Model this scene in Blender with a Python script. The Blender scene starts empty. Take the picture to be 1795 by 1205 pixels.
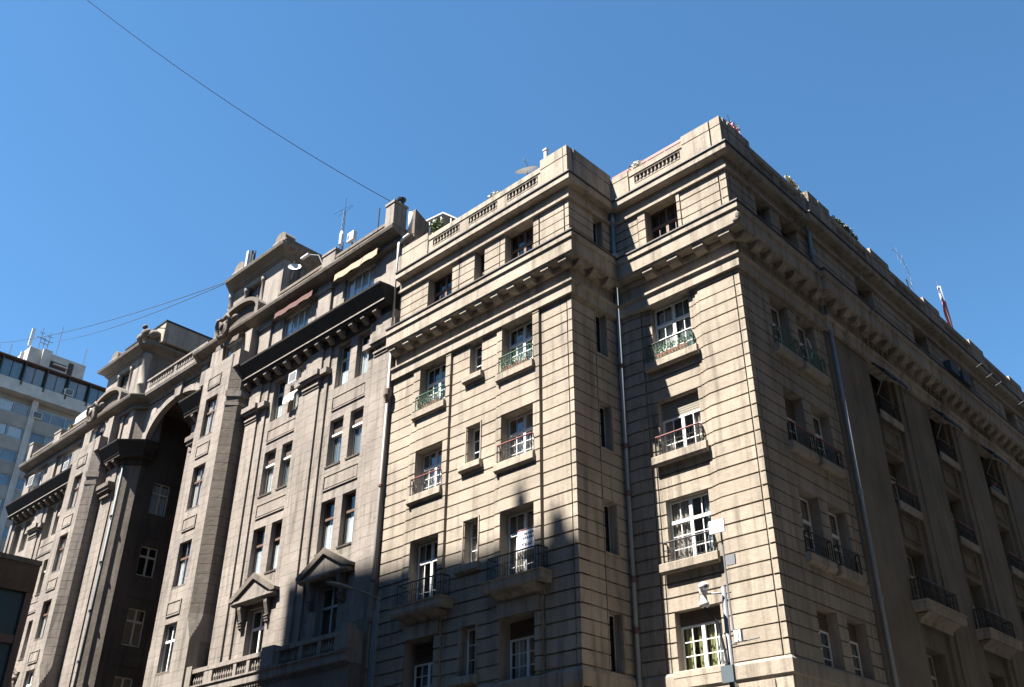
import bpy, math, random
from mathutils import Vector, Matrix
random.seed(7)
SC = bpy.context.scene
COL = SC.collection

# ------------------------------------------------------------------ camera
YAW, PITCH, ROLL = -0.7701, 0.5233, 0.0059
CAM = Vector((12.309, -22.902, 1.6))
def cam_axes():
    sa, ca, sb, cb = math.sin(YAW), math.cos(YAW), math.sin(PITCH), math.cos(PITCH)
    f = Vector((sa*cb, ca*cb, sb)); r = Vector((ca, -sa, 0)); u = r.cross(f)
    sc, cc = math.sin(ROLL), math.cos(ROLL)
    return cc*r + sc*u, -sc*r + cc*u, f
cr, cu, cf = cam_axes()
cam = bpy.data.cameras.new('camera'); cam.sensor_width = 36; cam.lens = 1684.1/1795*36
cam.clip_start = 0.1; cam.clip_end = 3000
co = bpy.data.objects.new('camera', cam); COL.objects.link(co)
m = Matrix((cr, cu, -cf)).transposed().to_4x4(); m.translation = CAM
co.matrix_world = m
SC.camera = co

# ------------------------------------------------------------------ light
SUN_EL = math.radians(59.8); HX, HY = .385, .923          # horizontal travel of the light
sun = bpy.data.lights.new('sun', 'SUN'); sun.energy = 5.0; sun.angle = math.radians(.53); sun.color = (1, .94, .85)
so = bpy.data.objects.new('sun', sun); COL.objects.link(so)
d = Vector((HX*math.cos(SUN_EL), HY*math.cos(SUN_EL), -math.sin(SUN_EL)))
so.rotation_euler = d.to_track_quat('-Z', 'Y').to_euler(); so.location = (0, -30, 80)
w = bpy.data.worlds.new('World'); SC.world = w; w.use_nodes = True
nt = w.node_tree; bg = nt.nodes['Background']
sky = nt.nodes.new('ShaderNodeTexSky'); sky.sky_type = 'NISHITA'; sky.sun_disc = False
sky.sun_elevation = SUN_EL; sky.sun_rotation = math.atan2(-HX, -HY)
sky.altitude = 600; sky.air_density = .8; sky.dust_density = 0; sky.ozone_density = 4.0
hs = nt.nodes.new('ShaderNodeHueSaturation'); hs.inputs['Saturation'].default_value = 1.12; hs.inputs['Hue'].default_value = .4895
nt.links.new(sky.outputs[0], hs.inputs['Color']); nt.links.new(hs.outputs[0], bg.inputs[0]); bg.inputs[1].default_value = .05
SC.view_settings.view_transform = 'Standard'; SC.view_settings.look = 'None'
SC.view_settings.exposure = 2.42; SC.view_settings.gamma = 1; SC.view_settings.use_curve_mapping = False

# ------------------------------------------------------------------ materials
def newmat(name):
    mt = bpy.data.materials.new(name); mt.use_nodes = True
    return mt, mt.node_tree, mt.node_tree.nodes['Principled BSDF']
def nd(t, typ, **k):
    n = t.nodes.new(typ)
    for a, b in k.items(): setattr(n, a, b)
    return n
def stone(name, base, dark, stain=.5, blotch=.5, blocks=None, spots=0.0, rough=.9, streak=1.0, bump=.35):
    mt, t, p = newmat(name); L = t.links.new
    g = nd(t, 'ShaderNodeNewGeometry')
    def noise(scale, detail=5, vec=None, rgh=.6):
        n = nd(t, 'ShaderNodeTexNoise'); n.inputs['Scale'].default_value = scale; n.inputs['Detail'].default_value = detail; n.inputs['Roughness'].default_value = rgh
        L(vec if vec else g.outputs['Position'], n.inputs['Vector']); return n.outputs['Fac']
    def ramp(f, a, b, ca=0, cb=1):
        r = nd(t, 'ShaderNodeMapRange'); r.inputs[1].default_value = a; r.inputs[2].default_value = b; r.inputs[3].default_value = ca; r.inputs[4].default_value = cb
        L(f, r.inputs[0]); return r.outputs[0]
    def mix(f, a, b):
        mx = nd(t, 'ShaderNodeMix', data_type='RGBA')
        L(f, mx.inputs[0])
        if isinstance(a, tuple): mx.inputs[6].default_value = (*a, 1)
        else: L(a, mx.inputs[6])
        if isinstance(b, tuple): mx.inputs[7].default_value = (*b, 1)
        else: L(b, mx.inputs[7])
        return mx.outputs[2]
    vt = nd(t, 'ShaderNodeMapping'); vt.inputs['Scale'].default_value = (2.6, 2.6, .22); L(g.outputs['Position'], vt.inputs[0])
    light = tuple(min(1, c*1.2) for c in base); low = tuple(c*.76 for c in base)
    c = mix(ramp(noise(.55, 6), .32, .68), low, light)
    c = mix(ramp(noise(6, 6, rgh=.75), .35, .7, 0, blotch*.45), c, tuple(x*.72 for x in base))
    st = nd(t, 'ShaderNodeMath', operation='MULTIPLY')
    L(ramp(noise(1.3, 8, vt.outputs[0], .65), .47, .74, 0, stain*streak), st.inputs[0]); L(ramp(noise(.35, 3), .3, .52), st.inputs[1])
    c = mix(st.outputs[0], c, dark)
    # random tint for every separate stone
    oi = nd(t, 'ShaderNodeObjectInfo')
    c = mix(ramp(oi.outputs['Random'], 0, 1, 0, .3), c, tuple(x*.6 for x in base))
    if spots:
        c = mix(ramp(noise(2.2, 9, rgh=.8), .58, .66, 0, spots), c, dark)
    hf = noise(38, 4)
    b1 = nd(t, 'ShaderNodeBump'); b1.inputs['Strength'].default_value = bump; b1.inputs['Distance'].default_value = .02; L(hf, b1.inputs['Height'])
    b2 = nd(t, 'ShaderNodeBump'); b2.inputs['Strength'].default_value = .35; b2.inputs['Distance'].default_value = .05; L(noise(5, 5), b2.inputs['Height']); L(b1.outputs[0], b2.inputs['Normal'])
    L(b2.outputs[0], p.inputs['Normal']); L(c, p.inputs['Base Color'])
    p.inputs['Roughness'].default_value = rough; p.inputs['Specular IOR Level'].default_value = .2
    return mt
def plain(name, col, rough=.6, metal=0, noise=.15, scale=8, spec=.4):
    mt, t, p = newmat(name); L = t.links.new
    g = nd(t, 'ShaderNodeNewGeometry'); n = nd(t, 'ShaderNodeTexNoise'); n.inputs['Scale'].default_value = scale; n.inputs['Detail'].default_value = 5
    L(g.outputs['Position'], n.inputs['Vector'])
    mx = nd(t, 'ShaderNodeMix', data_type='RGBA'); L(n.outputs['Fac'], mx.inputs[0])
    mx.inputs[6].default_value = (*[c*(1-noise) for c in col], 1); mx.inputs[7].default_value = (*[min(1, c*(1+noise)) for c in col], 1)
    L(mx.outputs[2], p.inputs['Base Color']); p.inputs['Roughness'].default_value = rough; p.inputs['Metallic'].default_value = metal
    p.inputs['Specular IOR Level'].default_value = spec
    return mt
def glass(name, tint=(.75, .8, .8), ior=1.6, wob=.02):
    mt = bpy.data.materials.new(name); mt.use_nodes = True; t = mt.node_tree; L = t.links.new
    t.nodes.remove(t.nodes['Principled BSDF']); out = t.nodes['Material Output']
    tr = nd(t, 'ShaderNodeBsdfTransparent'); tr.inputs[0].default_value = (*tint, 1)
    gl = nd(t, 'ShaderNodeBsdfGlossy'); gl.inputs['Roughness'].default_value = .02
    lw = nd(t, 'ShaderNodeLayerWeight'); lw.inputs['Blend'].default_value = .5
    pw = nd(t, 'ShaderNodeMath', operation='POWER'); pw.inputs[1].default_value = 5; L(lw.outputs['Facing'], pw.inputs[0])
    fr = nd(t, 'ShaderNodeMapRange'); fr.inputs[3].default_value = ((ior-1)/(ior+1))**2*1.5; fr.inputs[4].default_value = .95; L(pw.outputs[0], fr.inputs[0])
    g = nd(t, 'ShaderNodeNewGeometry'); n = nd(t, 'ShaderNodeTexNoise'); n.inputs['Scale'].default_value = 1.7; L(g.outputs['Position'], n.inputs['Vector'])
    b = nd(t, 'ShaderNodeBump'); b.inputs['Strength'].default_value = .3; b.inputs['Distance'].default_value = wob; L(n.outputs['Fac'], b.inputs['Height'])
    L(b.outputs[0], gl.inputs['Normal'])
    mx = nd(t, 'ShaderNodeMixShader'); L(fr.outputs[0], mx.inputs[0]); L(tr.outputs[0], mx.inputs[1]); L(gl.outputs[0], mx.inputs[2]); L(mx.outputs[0], out.inputs[0])
    return mt
def foliage(name, a, b):
    mt, t, p = newmat(name); oi = nd(t, 'ShaderNodeNewGeometry')
    n = nd(t, 'ShaderNodeTexNoise'); n.inputs['Scale'].default_value = 9; t.links.new(oi.outputs['Position'], n.inputs['Vector'])
    mx = nd(t, 'ShaderNodeMix', data_type='RGBA'); t.links.new(n.outputs['Fac'], mx.inputs[0]); mx.inputs[6].default_value = (*a, 1); mx.inputs[7].default_value = (*b, 1)
    t.links.new(mx.outputs[2], p.inputs['Base Color']); p.inputs['Roughness'].default_value = .6
    return mt
M = dict(
 beige=stone('beige_render', (.272, .234, .190), (.075, .066, .054), stain=.95, blotch=.75, spots=.28),
 beige_smooth=stone('beige_trim', (.278, .240, .196), (.06, .053, .045), stain=1, blotch=.7, spots=.4),
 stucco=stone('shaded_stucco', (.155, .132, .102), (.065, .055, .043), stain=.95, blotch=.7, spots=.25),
 grey=stone('grey_pink_masonry', (.205, .180, .160), (.045, .04, .035), stain=1, blotch=.8, spots=.4),
 shade_stone=stone('shade_toned_masonry', (.075, .06, .05), (.03, .026, .022), stain=.9, blotch=.7, spots=.6),  # masonry darkened in its colour for the shade of the court and recesses
 dirt_shade=stone('weathered_shade_masonry', (.135, .115, .098), (.045, .04, .035), stain=.9, blotch=.7, spots=.5),  # weathered trim; on side faces and chamfers the shade sits in the colour
 blackstone=stone('near_black_stone', (.034, .029, .025), (.014, .012, .011), stain=.8, blotch=.5, spots=.3),  # near-black base colour for the whole eaves cornice
 white=plain('white_paint', (.60, .61, .60), .45, noise=.06),
 cream=plain('cream_paint', (.40, .36, .30), .5),
 greyframe=plain('grey_paint', (.26, .265, .27), .5),
 brownframe=plain('brown_wood', (.10, .06, .045), .55),
 dark=plain('dark_interior', (.035, .03, .028), .9),
 room=plain('room_wall', (.10, .09, .08), .9),
 glass=glass('window_glass', (.88, .9, .9)),
 glassdark=glass('dark_glass', (.35, .38, .4), 1.7),
 curtain=plain('net_curtain', (.62, .62, .62), .9, noise=.2, scale=25),
 lining=plain('brown_lining', (.36, .31, .28), .9, noise=.35, scale=14),
 curtaing=plain('grey_curtain', (.22, .25, .27), .9, noise=.25, scale=20),
 yellow=plain('yellow_green_curtain', (.30, .29, .13), .9, noise=.2, scale=20),
 blind=plain('white_blind', (.72, .74, .76), .7),
 slat=plain('roller_shutter', (.17, .155, .125), .7),
 slatdark=plain('dark_roller_shutter', (.10, .075, .06), .7),
 iron=plain('black_iron', (.025, .027, .03), .5, metal=.3),
 green=plain('green_iron', (.05, .12, .075), .5),
 red=plain('red_oxide', (.17, .045, .04), .55),
 pipe=plain('grey_pipe', (.17, .19, .21), .5),
 pipew=plain('white_pipe', (.36, .345, .32), .45),
 pipeb=plain('pale_pipe', (.17, .165, .155), .5),
 rust=plain('rusty_pipe', (.10, .05, .045), .7),
 galv=plain('galvanised_steel', (.11, .115, .13), .55, metal=.0),
 poleblue=plain('blue_grey_steel', (.055, .075, .09), .6, metal=.0),
 tan=plain('tan_canvas', (.25, .175, .12), .85, noise=.12),
 redcanvas=plain('faded_red_canvas', (.065, .022, .018), .85, noise=.2),
 browncanvas=plain('brown_canvas', (.07, .05, .042), .85, noise=.2),
 bluecanvas=plain('blue_canvas', (.022, .03, .05), .85, noise=.3),
 bluebox=plain('blue_plastic', (.012, .02, .028), .6),
 plastic=plain('white_plastic', (.46, .465, .47), .4, noise=.04),
 terracotta=plain('terracotta', (.19, .065, .045), .8),
 leaf=foliage('leaf_green', (.035, .07, .02), (.09, .13, .04)),
 leafdark=foliage('leaf_dark', (.015, .03, .02), (.04, .06, .03)),
 leafyellow=foliage('leaf_yellow', (.20, .17, .04), (.12, .14, .04)),
 dry=foliage('dry_twig', (.22, .14, .09), (.12, .08, .05)),
 pink=foliage('pink_petal', (.5, .12, .2), (.6, .3, .35)),
 petal=foliage('white_petal', (.75, .73, .7), (.6, .6, .55)),
 tealglass=plain('teal_glass', (.03, .07, .085), .12, noise=.3, scale=1, spec=.6),
 lead=plain('lead_flashing', (.035, .028, .027), .6),
 eastbrown=plain('dark_brown_render', (.04, .036, .032), .9),
 tile=plain('roof_tile', (.25, .10, .07), .8),
 concrete=stone('far_concrete', (.27, .25, .225), (.2, .18, .16), stain=.4, blotch=.3),
 farwhite=stone('far_white', (.37, .35, .325), (.3, .28, .27), stain=.3, blotch=.2),
 farbrown=stone('brown_band', (.12, .08, .055), (.06, .04, .03), stain=.6),
 asphalt=plain('asphalt', (.04, .04, .041), .9, noise=.3, scale=30),
 paving=plain('paving', (.12, .115, .107), .9, noise=.2, scale=6),
 kerb=plain('kerb_stone', (.3, .29, .27), .9),
 line=plain('road_paint', (.7, .7, .66), .7),
 paper=plain('banner_cloth', (.85, .85, .87), .7, noise=.04),
 ink=plain('blue_ink', (.04, .08, .16), .7),
 ink2=plain('dark_ink', (.05, .05, .10), .7),
 flagred=plain('flag_red', (.50, .10, .12), .8), flagwhite=plain('flag_white', (.40, .46, .60), .8), flagblue=plain('flag_blue', (.05, .07, .3), .8),
)
# ------------------------------------------------------------------ geometry helpers
class Fr:                      # frame of a wall: s along it, d out of it, z up
    def __init__(s, o, u, n): s.o = Vector((*o, 0)); s.u = Vector((*u, 0)); s.n = Vector((*n, 0))
    def __call__(f, s, d, z): v = f.o + f.u*s + f.n*d; return (v.x, v.y, z)
class MB:
    def __init__(s): s.v = []; s.f = []
    def box(s, fr, s0, s1, d0, d1, z0, z1, slope=0):
        b = len(s.v)
        for z, dd in ((z0, 0), (z1, slope)):
            for (a, c) in ((s0, d0), (s1, d0), (s1, d1+dd), (s0, d1+dd)): s.v.append(fr(a, c, z))
        for q in ((0, 1, 2, 3), (7, 6, 5, 4), (0, 4, 5, 1), (1, 5, 6, 2), (2, 6, 7, 3), (3, 7, 4, 0)): s.f.append(tuple(b+i for i in q))
        return s
    def wbox(s, x0, x1, y0, y1, z0, z1): return s.box(W, x0, x1, y0, y1, z0, z1)
    def poly(s, pts, ext):      # extrude a closed polygon of 3D points by vector ext
        b = len(s.v); n = len(pts); e = Vector(ext)
        s.v += [tuple(p) for p in pts] + [tuple(Vector(p)+e) for p in pts]
        s.f.append(tuple(range(b, b+n))); s.f.append(tuple(range(b+2*n-1, b+n-1, -1)))
        for i in range(n): j = (i+1) % n; s.f.append((b+i, b+j, b+n+j, b+n+i))
        return s
    def prof(s, fr, pts, s0, s1):   # profile (d,z) run straight from s0 to s1
        a = [fr(s0, d, z) for d, z in pts]; b_ = [fr(s1, d, z) for d, z in pts]
        return s.poly(a, Vector(b_[0])-Vector(a[0]))
    def tube(s, pts, r, n=8, r2=None, cap=True):
        pts = [Vector(p) for p in pts]; b = len(s.v); k = len(pts)
        for i, p in enumerate(pts):
            t = (pts[min(i+1, k-1)]-pts[max(i-1, 0)]).normalized()
            a = t.cross(Vector((0, 0, 1)));
            if a.length < 1e-3: a = Vector((1, 0, 0))
            a.normalize(); c = t.cross(a); rr = r if r2 is None else r+(r2-r)*i/max(1, k-1)
            for j in range(n): an = 2*math.pi*j/n; s.v.append(tuple(p+(a*math.cos(an)+c*math.sin(an))*rr))
        for i in range(k-1):
            for j in range(n): q = (j+1) % n; s.f.append((b+i*n+j, b+i*n+q, b+(i+1)*n+q, b+(i+1)*n+j))
        if cap: s.f.append(tuple(range(b, b+n))); s.f.append(tuple(range(b+k*n-1, b+(k-1)*n-1, -1)))
        return s
    def lathe(s, c, prof, n=10):  # prof (r,z)
        b = len(s.v); cx, cy, cz = c
        for r, z in prof:
            for j in range(n): a = 2*math.pi*j/n; s.v.append((cx+r*math.cos(a), cy+r*math.sin(a), cz+z))
        for i in range(len(prof)-1):
            for j in range(n): q = (j+1) % n; s.f.append((b+i*n+j, b+i*n+q, b+(i+1)*n+q, b+(i+1)*n+j))
        s.f.append(tuple(range(b+n-1, b-1, -1))); s.f.append(tuple(range(b+(len(prof)-1)*n, b+len(prof)*n)))
        return s
    def ball(s, c, rx, ry, rz, n=10, m_=6):
        pr = [(math.sin(math.pi*(i+.02)/(m_+.04)), -math.cos(math.pi*(i+.02)/(m_+.04))) for i in range(m_+1)]
        b = len(s.v); cx, cy, cz = c
        for r, z in pr:
            for j in range(n): a = 2*math.pi*j/n; s.v.append((cx+rx*r*math.cos(a), cy+ry*r*math.sin(a), cz+rz*z))
        for i in range(m_):
            for j in range(n): q = (j+1) % n; s.f.append((b+i*n+j, b+i*n+q, b+(i+1)*n+q, b+(i+1)*n+j))
        s.f.append(tuple(range(b+n-1, b-1, -1))); s.f.append(tuple(range(b+m_*n, b+(m_+1)*n)))
        return s
    def sweep(s, path, prof, closed_prof=True):  # path: plan points, outward = right-hand side; prof (d,z) closed loop; mitred
        n = len(path); P = [Vector(p) for p in path]; nr = []
        for i in range(n-1):
            t = (P[i+1]-P[i]).normalized(); nr.append(Vector((t.y, -t.x)))
        offs = []
        for i in range(n):
            if i == 0: offs.append(nr[0])
            elif i == n-1: offs.append(nr[-1])
            else:
                a, b_ = nr[i-1], nr[i]; h = (a+b_); h = h/(h.dot(a)) if abs(h.dot(a)) > 1e-6 else a; offs.append(h)
        b = len(s.v); k = len(prof)
        for i in range(n):
            for d_, z in prof: q = P[i]+offs[i]*d_; s.v.append((q.x, q.y, z))
        for i in range(n-1):
            for j in range(k): q = (j+1) % k; s.f.append((b+i*k+j, b+i*k+q, b+(i+1)*k+q, b+(i+1)*k+j))
        s.f.append(tuple(range(b, b+k))); s.f.append(tuple(range(b+n*k-1, b+(n-1)*k-1, -1)))
        return s
    def mesh(s, name, mat, smooth=False):
        me = bpy.data.meshes.new(name); me.from_pydata(s.v, [], s.f)
        import bmesh
        bm = bmesh.new(); bm.from_mesh(me); bmesh.ops.recalc_face_normals(bm, faces=bm.faces); bm.to_mesh(me); bm.free()
        for mm in (mat if isinstance(mat, (list, tuple)) else [mat]): me.materials.append(M[mm] if isinstance(mm, str) else mm)
        if smooth:
            for p in me.polygons: p.use_smooth = True
        return me
    def obj(s, name, mat, parent=None, smooth=False, label=None, kind=None):
        if not s.v: return None
        o = bpy.data.objects.new(name, s.mesh(name, mat, smooth)); COL.objects.link(o)
        if parent: o.parent = parent; o.matrix_parent_inverse = parent_inv(parent)
        if label: o['label'] = label
        if kind: o['kind'] = kind
        return o
INV = {}
def parent_inv(p):
    if p.name in INV: return INV[p.name]
    return Matrix.Identity(4)
W = Fr((0, 0), (1, 0), (0, 1))
def thing(name, label, cat, loc=(0, 0, 0), group=None):
    o = bpy.data.objects.new(name, None); COL.objects.link(o); o.location = loc; o.empty_display_size = .3
    o['label'] = label; o['category'] = cat
    if group: o['group'] = group
    INV[o.name] = Matrix.Translation(loc).inverted()
    return o
def tag(o, label, cat, group=None):
    o['label'] = label; o['category'] = cat
    if group: o['group'] = group
    return o
def struct(o): o['kind'] = 'structure'; return o

def decomp(rect, holes):
    s0, s1, z0, z1 = rect
    zs = sorted({z0, z1, *[z for h in holes for z in (h[2], h[3]) if z0 < z < z1]})
    out = []
    for a, b in zip(zs, zs[1:]):
        if b-a < 1e-4: continue
        mid = (a+b)/2; iv = [(s0, s1)]
        for h in holes:
            if h[2] < mid < h[3]:
                nv = []
                for p, q in iv:
                    if h[1] <= p or h[0] >= q: nv.append((p, q)); continue
                    if h[0] > p: nv.append((p, h[0]))
                    if h[1] < q: nv.append((h[1], q))
                iv = nv
        for p, q in iv:
            if q-p > 1e-4:
                if out and abs(out[-1][0]-p) < 1e-6 and abs(out[-1][1]-q) < 1e-6 and abs(out[-1][3]-a) < 1e-6:
                    out[-1] = (p, q, out[-1][2], b)
                else: out.append((p, q, a, b))
    return out
STONES = {}; JR = random.Random(5)
def facade(parent, fr, segs, z0, z1, holes, mat, pitch=None, zref=0, gap=.038, thick=.5, skin=.05, wallname='wall', ins=(0, 0), wt=1.0):
    """backing wall with openings, and in front of it the stones, row by row; ins pulls the backing in at outer corners"""
    wl = MB(); smin = min(g[0] for g in segs); smax = max(g[1] for g in segs)
    for s0, s1, dd in segs:
        c0 = s0+(ins[0] if s0 == smin else 0); c1 = s1-(ins[1] if s1 == smax else 0)
        for r in decomp((c0, c1, z0, z1), holes): wl.box(fr, r[0], r[1], -thick, dd-(skin if pitch else 0), r[2], r[3])
    wl.obj(wallname, mat, parent)
    if not pitch: return
    for k in range(math.floor((z0-zref)/pitch), math.ceil((z1-zref)/pitch)):
        a = max(z0, zref+k*pitch+gap/2); b = min(z1, zref+(k+1)*pitch-gap/2)
        if b-a < .05: continue
        rs = sorted((r[0], r[1], r[2], r[3], dd) for s0, s1, dd in segs for r in decomp((s0, s1, a, b), holes))
        grp = []
        for r in rs:
            if grp and r[0]-max(q[1] for q in grp[-1]) < .002: grp[-1].append(r)
            else: grp.append([r])
        for g in grp:
            mb = MB()
            ja, jb = (JR.uniform(0, gap*.3), JR.uniform(0, gap*.3)) if len(g) and gap > .03 else (0, 0); jd = JR.uniform(-.006, .004) if gap > .03 else 0
            for r in g: mb.box(fr, r[0], r[1], r[4]-skin, r[4]+jd, r[2]+(ja if r[2] == a else 0), r[3]-(jb if r[3] == b else 0))
            c = Vector(fr((g[0][0]+g[-1][1])/2, 0, a)); vw = (CAM-c).normalized().dot(fr.n)
            ar = (g[-1][1]-g[0][0])*(b-a)*max(vw, 0)/(c-CAM).length_squared*wt*(1 if a > 5.5 else .01)
            STONES.setdefault(parent.name, []).append((ar, mb, mat))
def flush_stones(parent, name='stone_course', limit=290):
    L_ = sorted(STONES[parent.name], key=lambda t_: -t_[0])
    for ar, mb, mat in L_[:limit]: mb.obj(name, mat, parent)
    for mt_ in sorted({x[2] for x in L_[limit:]}):
        big = MB()
        for ar, mb, mat in L_[limit:]:
            if mat == mt_: k = len(big.v); big.v += mb.v; big.f += [tuple(k+i for i in f) for f in mb.f]
        big.obj(name, mt_, parent, kind='stuff')

# ------------------------------------------------------------------ windows
PANES = {}
def pane(parent, fr, s0, s1, dd, z0, z1, mat='glass'):
    key = (round(s1-s0, 3), round(z1-z0, 3), mat, tuple(fr.u), tuple(fr.n))
    c = Vector(fr(s0, dd, z0))
    if key not in PANES:
        f0 = Fr((0, 0), fr.u.xy, fr.n.xy)
        PANES[key] = MB().box(f0, 0, s1-s0, -.006, 0, 0, z1-z0).mesh('pane', mat)
    o = bpy.data.objects.new('pane', PANES[key]); COL.objects.link(o); o.parent = parent
    o.matrix_parent_inverse = INV.get(parent.name, Matrix.Identity(4)); o.location = c
    return o
def wavy(fr, s0, s1, dd, z0, z1, amp=.03, per=.14):
    mb = MB(); n = max(4, int((s1-s0)/per*4)); b = 0; ph = random.random()*6
    for i in range(n+1):
        s = s0+(s1-s0)*i/n; q = dd+amp*math.sin(ph+s/per*2*math.pi)+amp*.4*math.sin(s*17)
        mb.v += [fr(s, q, z0), fr(s, q*1.0, z1)]
    for i in range(n): mb.f.append((2*i, 2*i+2, 2*i+3, 2*i+1))
    return mb
def window(parent, fr, s0, s1, z0, z1, depth=.3, cols=(2, 2), rows=3, transom=.64, frame='white', t=.055, mull=.11, curtain=None, gm='glass', toprows=1, shutter=0, shmat='slat', one_pane=False, name='window', cdep=.14):
    """leaves side by side, a transom with a row of lights above it"""
    if curtain is None and parent is B:
        r_ = random.random(); w1 = random.uniform(.18, .45); w2 = random.uniform(.6, .82)
        curtain = [('lining', .03, .97, .02, .97)] if r_ < .5 else ([('lining', .03, w1, .02, .97), (random.choice(['lining', 'curtaing']), w2, .97, .02, .97)] if r_ < .85 else [])
        cdep = .1
    mb = MB(); top = z1-shutter
    D0, D1 = -depth-.05, -depth
    mb.box(fr, s0, s1, D0, D1, top-t, top).box(fr, s0, s1, D0, D1+.01, z0, z0+t*1.2)
    zt = z0+(z1-z0)*transom if transom else top
    panes = []
    wtot = s1-s0; nleaf = len(cols); lw = (wtot-mull*(nleaf-1)-2*t)/nleaf
    mb.box(fr, s0, s0+t, D0, D1, z0+t*1.2, top-t).box(fr, s1-t, s1, D0, D1, z0+t*1.2, top-t)
    has_t = transom and zt < top-.15
    zt2 = zt if has_t else top
    for i in range(nleaf-1):
        a = s0+t+(i+1)*lw+i*mull
        mb.box(fr, a, a+mull, D0, D1+.012, z0+t*1.2, top-t)
    if has_t:
        for i in range(nleaf):
            a = s0+t+i*(lw+mull); mb.box(fr, a, a+lw, D0, D1+.02, zt-.05, zt+.05)
    bar = .026
    for i in range(nleaf):
        a = s0+t+i*(lw+mull); n = cols[i]
        for (za, zb, nr) in (((z0+t*1.2, (zt-.05) if has_t else top-t, rows),) + (((zt+.05, top-t, toprows),) if has_t else ())):
            cw = lw/n; rh = (zb-za)/nr
            for j in range(1, n): mb.box(fr, a+j*cw-bar/2, a+j*cw+bar/2, D0+.015, D1-.005, za, zb)
            for j in range(1, nr): mb.box(fr, a, a+lw, D0+.016, D1-.007, za+j*rh-bar/2, za+j*rh+bar/2)
            if one_pane: panes.append((a, a+lw, za, zb))
            else:
                for j in range(n):
                    for k in range(nr): panes.append((a+j*cw+bar/2, a+(j+1)*cw-bar/2, za+k*rh+bar/2, za+(k+1)*rh-bar/2))
    wobj = mb.obj(name, frame, parent)
    if shutter > 0:
        sm = MB(); n = int(shutter/.075)
        for k in range(n): sm.box(fr, s0, s1, D0, D1+.0 + 0, top+k*shutter/n, top+(k+1)*shutter/n-.014)
        sm.obj('roller_shutter', shmat, wobj)
    for p in panes: pane(wobj, fr, p[0], p[1], -depth-.02, p[2], p[3], gm)
    if curtain:
        for (cm, a, b, za, zb) in curtain:
            wavy(fr, s0+a*wtot, s0+b*wtot, -depth-cdep, z0+za*(z1-z0), z0+zb*(z1-z0)).obj('curtain', cm, wobj)
    return wobj
def sill(parent, fr, s0, s1, z0, z1, d_, mat='beige_smooth'):
    return MB().prof(fr, [(0, z0), (d_*.55, z0), (d_, z0+(z1-z0)*.22), (d_, z1-.02), (d_-.02, z1), (0, z1+.015)], s0, s1).obj('window_sill', mat, parent)
def railing(parent, fr, s0, s1, z0, h, d1, d0=None, mat='iron', hand=None, ends=True, scroll=True, step=.11, label=None):
    mb = MB(); r = .011
    def bar(a, b, rr=r): mb.tube([a, b], rr, 5)
    runs = [((s0, d1), (s1, d1))]
    if d0 is not None: runs += [((s0, d0), (s0, d1)), ((s1, d0), (s1, d1))]
    for (a, da), (b, db) in runs:
        for zz in (z0+.04, z0+h*.62): bar(fr(a, da, zz), fr(b, db, zz), .010)
        L_ = math.hypot(b-a, db-da); n = max(1, int(L_/step))
        for i in range(n+1):
            q = i/n; thick = .016 if i in (0, n) else .009
            if scroll and i not in (0, n) and i % 4 == 2 and L_ > 1:
                c = (a+(b-a)*q, da+(db-da)*q); R_ = h*.17
                for zc in (z0+h*.33,):
                    pts = [fr(c[0]+(b-a)/L_*R_*math.cos(x), c[1]+(db-da)/L_*R_*math.cos(x), zc+R_*1.3*math.sin(x)) for x in [k*math.pi/6 for k in range(13)]]
                    mb.tube(pts, .009, 4, cap=False)
            bar(fr(a+(b-a)*q, da+(db-da)*q, z0), fr(a+(b-a)*q, da+(db-da)*q, z0+h), thick)
    o = mb.obj('railing', mat, parent, label=label)
    hb = MB(); path = []
    if d0 is not None: path = [fr(s0, d0, z0+h), fr(s0, d1, z0+h), fr(s1, d1, z0+h), fr(s1, d0, z0+h)]
    else: path = [fr(s0-.02, d1, z0+h), fr(s1+.02, d1, z0+h)]
    for a, b in zip(path, path[1:]): hb.tube([a, b], .024, 6)
    hb.obj('handrail', hand or mat, o)
    return o
def pipe(parent, pts, r, mat, collars=(), name='drainpipe', cm=None):
    o = MB().tube(pts, r, 10).obj(name, mat, parent, smooth=True)
    for (p, h) in collars:
        MB().lathe(p, [(r*1.05, 0), (r*1.45, .02), (r*1.45, h), (r*1.05, h+.02)], 10).obj('pipe_collar', cm or mat, o)
    return o
def leaves(c, rad, n, size, seed, squash=1.0):
    rnd = random.Random(seed); mb = MB()
    for i in range(n):
        while True:
            v = Vector((rnd.uniform(-1, 1), rnd.uniform(-1, 1), rnd.uniform(-1, 1)))
            if v.length < 1 and rnd.random() < .4+.6*v.length: break
        p = Vector(c)+Vector((v.x*rad[0], v.y*rad[1], v.z*rad[2]))
        a = Vector((rnd.gauss(0, 1), rnd.gauss(0, 1), rnd.gauss(0, 1))).normalized(); b = a.cross(Vector((rnd.gauss(0, 1), rnd.gauss(0, 1), rnd.gauss(0, 1)))).normalized()
        k = size*rnd.uniform(.6, 1.3); q = len(mb.v)
        mb.v += [tuple(p-a*k), tuple(p+b*k*.45), tuple(p+a*k), tuple(p-b*k*.45)]; mb.f.append((q, q+1, q+2, q+3))
    return mb
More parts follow.
